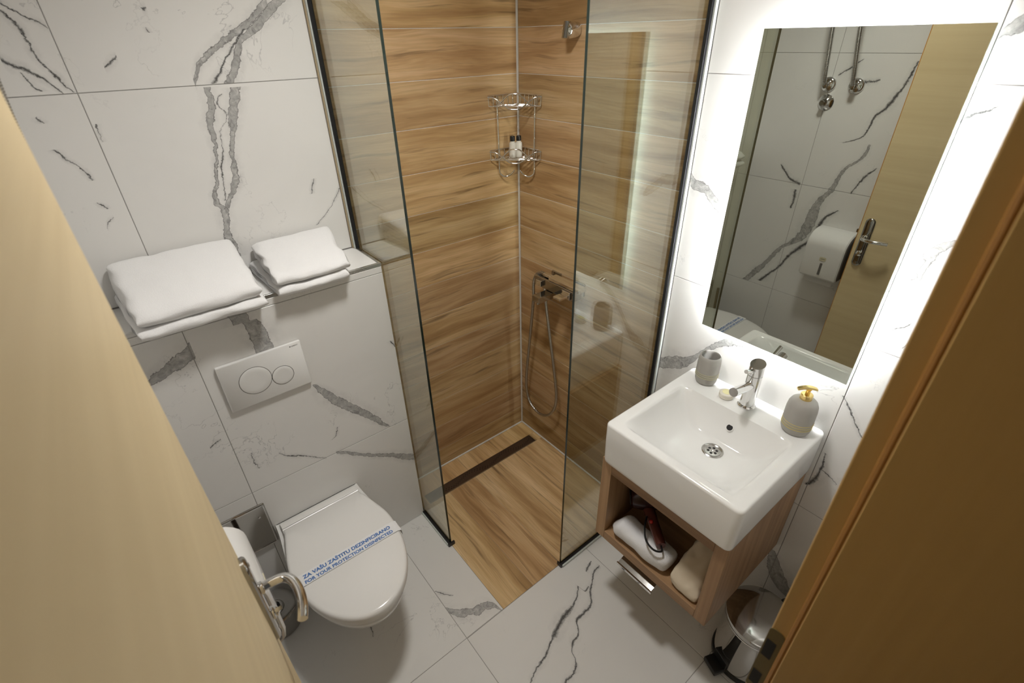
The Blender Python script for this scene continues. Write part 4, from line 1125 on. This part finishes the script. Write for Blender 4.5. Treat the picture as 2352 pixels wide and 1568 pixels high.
for k in range(36):
    a = k / 35
    x = lerp(-.436, -.09, a)
    wL = lerp(.044, .0505, sstep(a * 3))
    h = .014 + .026 * sstep(a / .18) + .060 * sstep((a - .10) / .5)
    secs.append(((x, -1.2935 + .002 * math.sin(a * 6), FZ + .0075 + h), (0, wL * (.75 if k in (0, 35) else 1), .012 * math.sin(a * 7)), (.16 * h, .010 * math.sin(a * 9 + 2), h * (.6 if k in (0, 35) else 1))))
o = lump('cloth_bag', '', '', M['beige'], secs, 2, .0105, 3.0, 56, 30., True)
tag(o, 'crumpled beige fabric bag at right side of the open cabinet', 'bag')
hdv = thing('hair_dryer', 'dark burgundy hair dryer lying in the open cabinet', 'hair dryer', (-.30, -1.07, FZ + .05))
bc = Vector((-.300, -1.052, FZ + .125)); ax = Vector((.55, -.62, .10)).normalized()
def around(c, a, prof, n=26):
    a = a.normalized(); u = a.orthogonal().normalized(); v = a.cross(u)
    return [[c + a * z + (u * math.cos(2 * pi * k / n) + v * math.sin(2 * pi * k / n)) * r for k in range(n)] for r, z in prof]
MB().loft(around(bc, ax, [(.030, -.062), (.038, -.055), (.043, -.03), (.044, .0), (.038, .045), (.030, .085), (.029, .10), (.024, .10), (.022, .07)])).build('barrel', M['burg'], hdv, smooth=45)
MB().loft(around(bc, ax, [(.0295, -.0635), (.0295, -.066), (.020, -.067)])).build('inlet_grille', M['blackp'], hdv, smooth=45)
h0 = bc + Vector((-.026, -.020, -.022)); h1 = Vector((-.408, -1.185, FZ + .098))
hh = [h0.lerp(h1, t) for t in (0, .15, .35, .6, .85, 1.)]
MB().tube(hh, [.020, .0195, .0175, .0175, .0170, .0150], 18).build('handle', M['copper'], hdv, smooth=45)
hm = h0.lerp(h1, .42) + Vector((-.010, .004, .014))
MB().loft(around(hm, Vector((-.45, .15, .8)), [(.006, -.003), (.006, .004), (.003, .006)], 12)).build('switch', M['red'], hdv)
MB().tube(cr([h1, h1 + Vector((-.018, -.014, .004)), h1 + Vector((-.034, .004, .006)), h1 + Vector((-.030, .036, .012)), h1 + Vector((-.010, .062, .030)), h1 + Vector((.03, .085, .026)), h1 + Vector((.06, .105, -.006))], 6), .0032, 8).build('cord', M['blackp'], hdv)

# ------------------------------------------------------------------ pedal bin
PB = (-.200, -1.466, 0)
bn = thing('pedal_bin', 'round polished steel pedal bin between cabinet and door frame', 'bin', (PB[0], PB[1], .001))
MB().lathe([(.106, .001), (.109, .004), (.109, .020), (.106, .024)], PB, 56).build('base', M['blackp'], bn, smooth=35)
MB().lathe([(.1045, .0242), (.1045, .220), (.106, .224), (.106, .228), (.1045, .230)], PB, 56).build('body', M['chrome'], bn, smooth=35)
MB().lathe([(.1068, .2305), (.1082, .233), (.1082, .246), (.1065, .2505), (.100, .2535), (.080, .258), (.05, .2615), (.01, .2625)], PB, 56).build('lid', M['chrome_d'], bn, smooth=40)
pdir = Vector((-.93, .36, 0)).normalized(); pw = Vector((-pdir.y, pdir.x, 0))
TPd = frame(Vector(PB) + Vector((0, 0, .012)), pdir, pw)
MB().box(.100, .150, -.030, .030, 0, .020, T=TPd).build('pedal', M['blackp'], bn, bevel=.004)
MB().box(.100, .112, -.030, .030, .012, .055, T=TPd).build('pedal_guard', M['blackp'], bn, bevel=.003)
hdir = -pdir
THg = frame(Vector(PB) + Vector((0, 0, .218)), hdir, Vector((-hdir.y, hdir.x, 0)))
MB().box(.102, .120, -.024, .024, 0, .036, T=THg).build('hinge', M['blackp'], bn, bevel=.003)
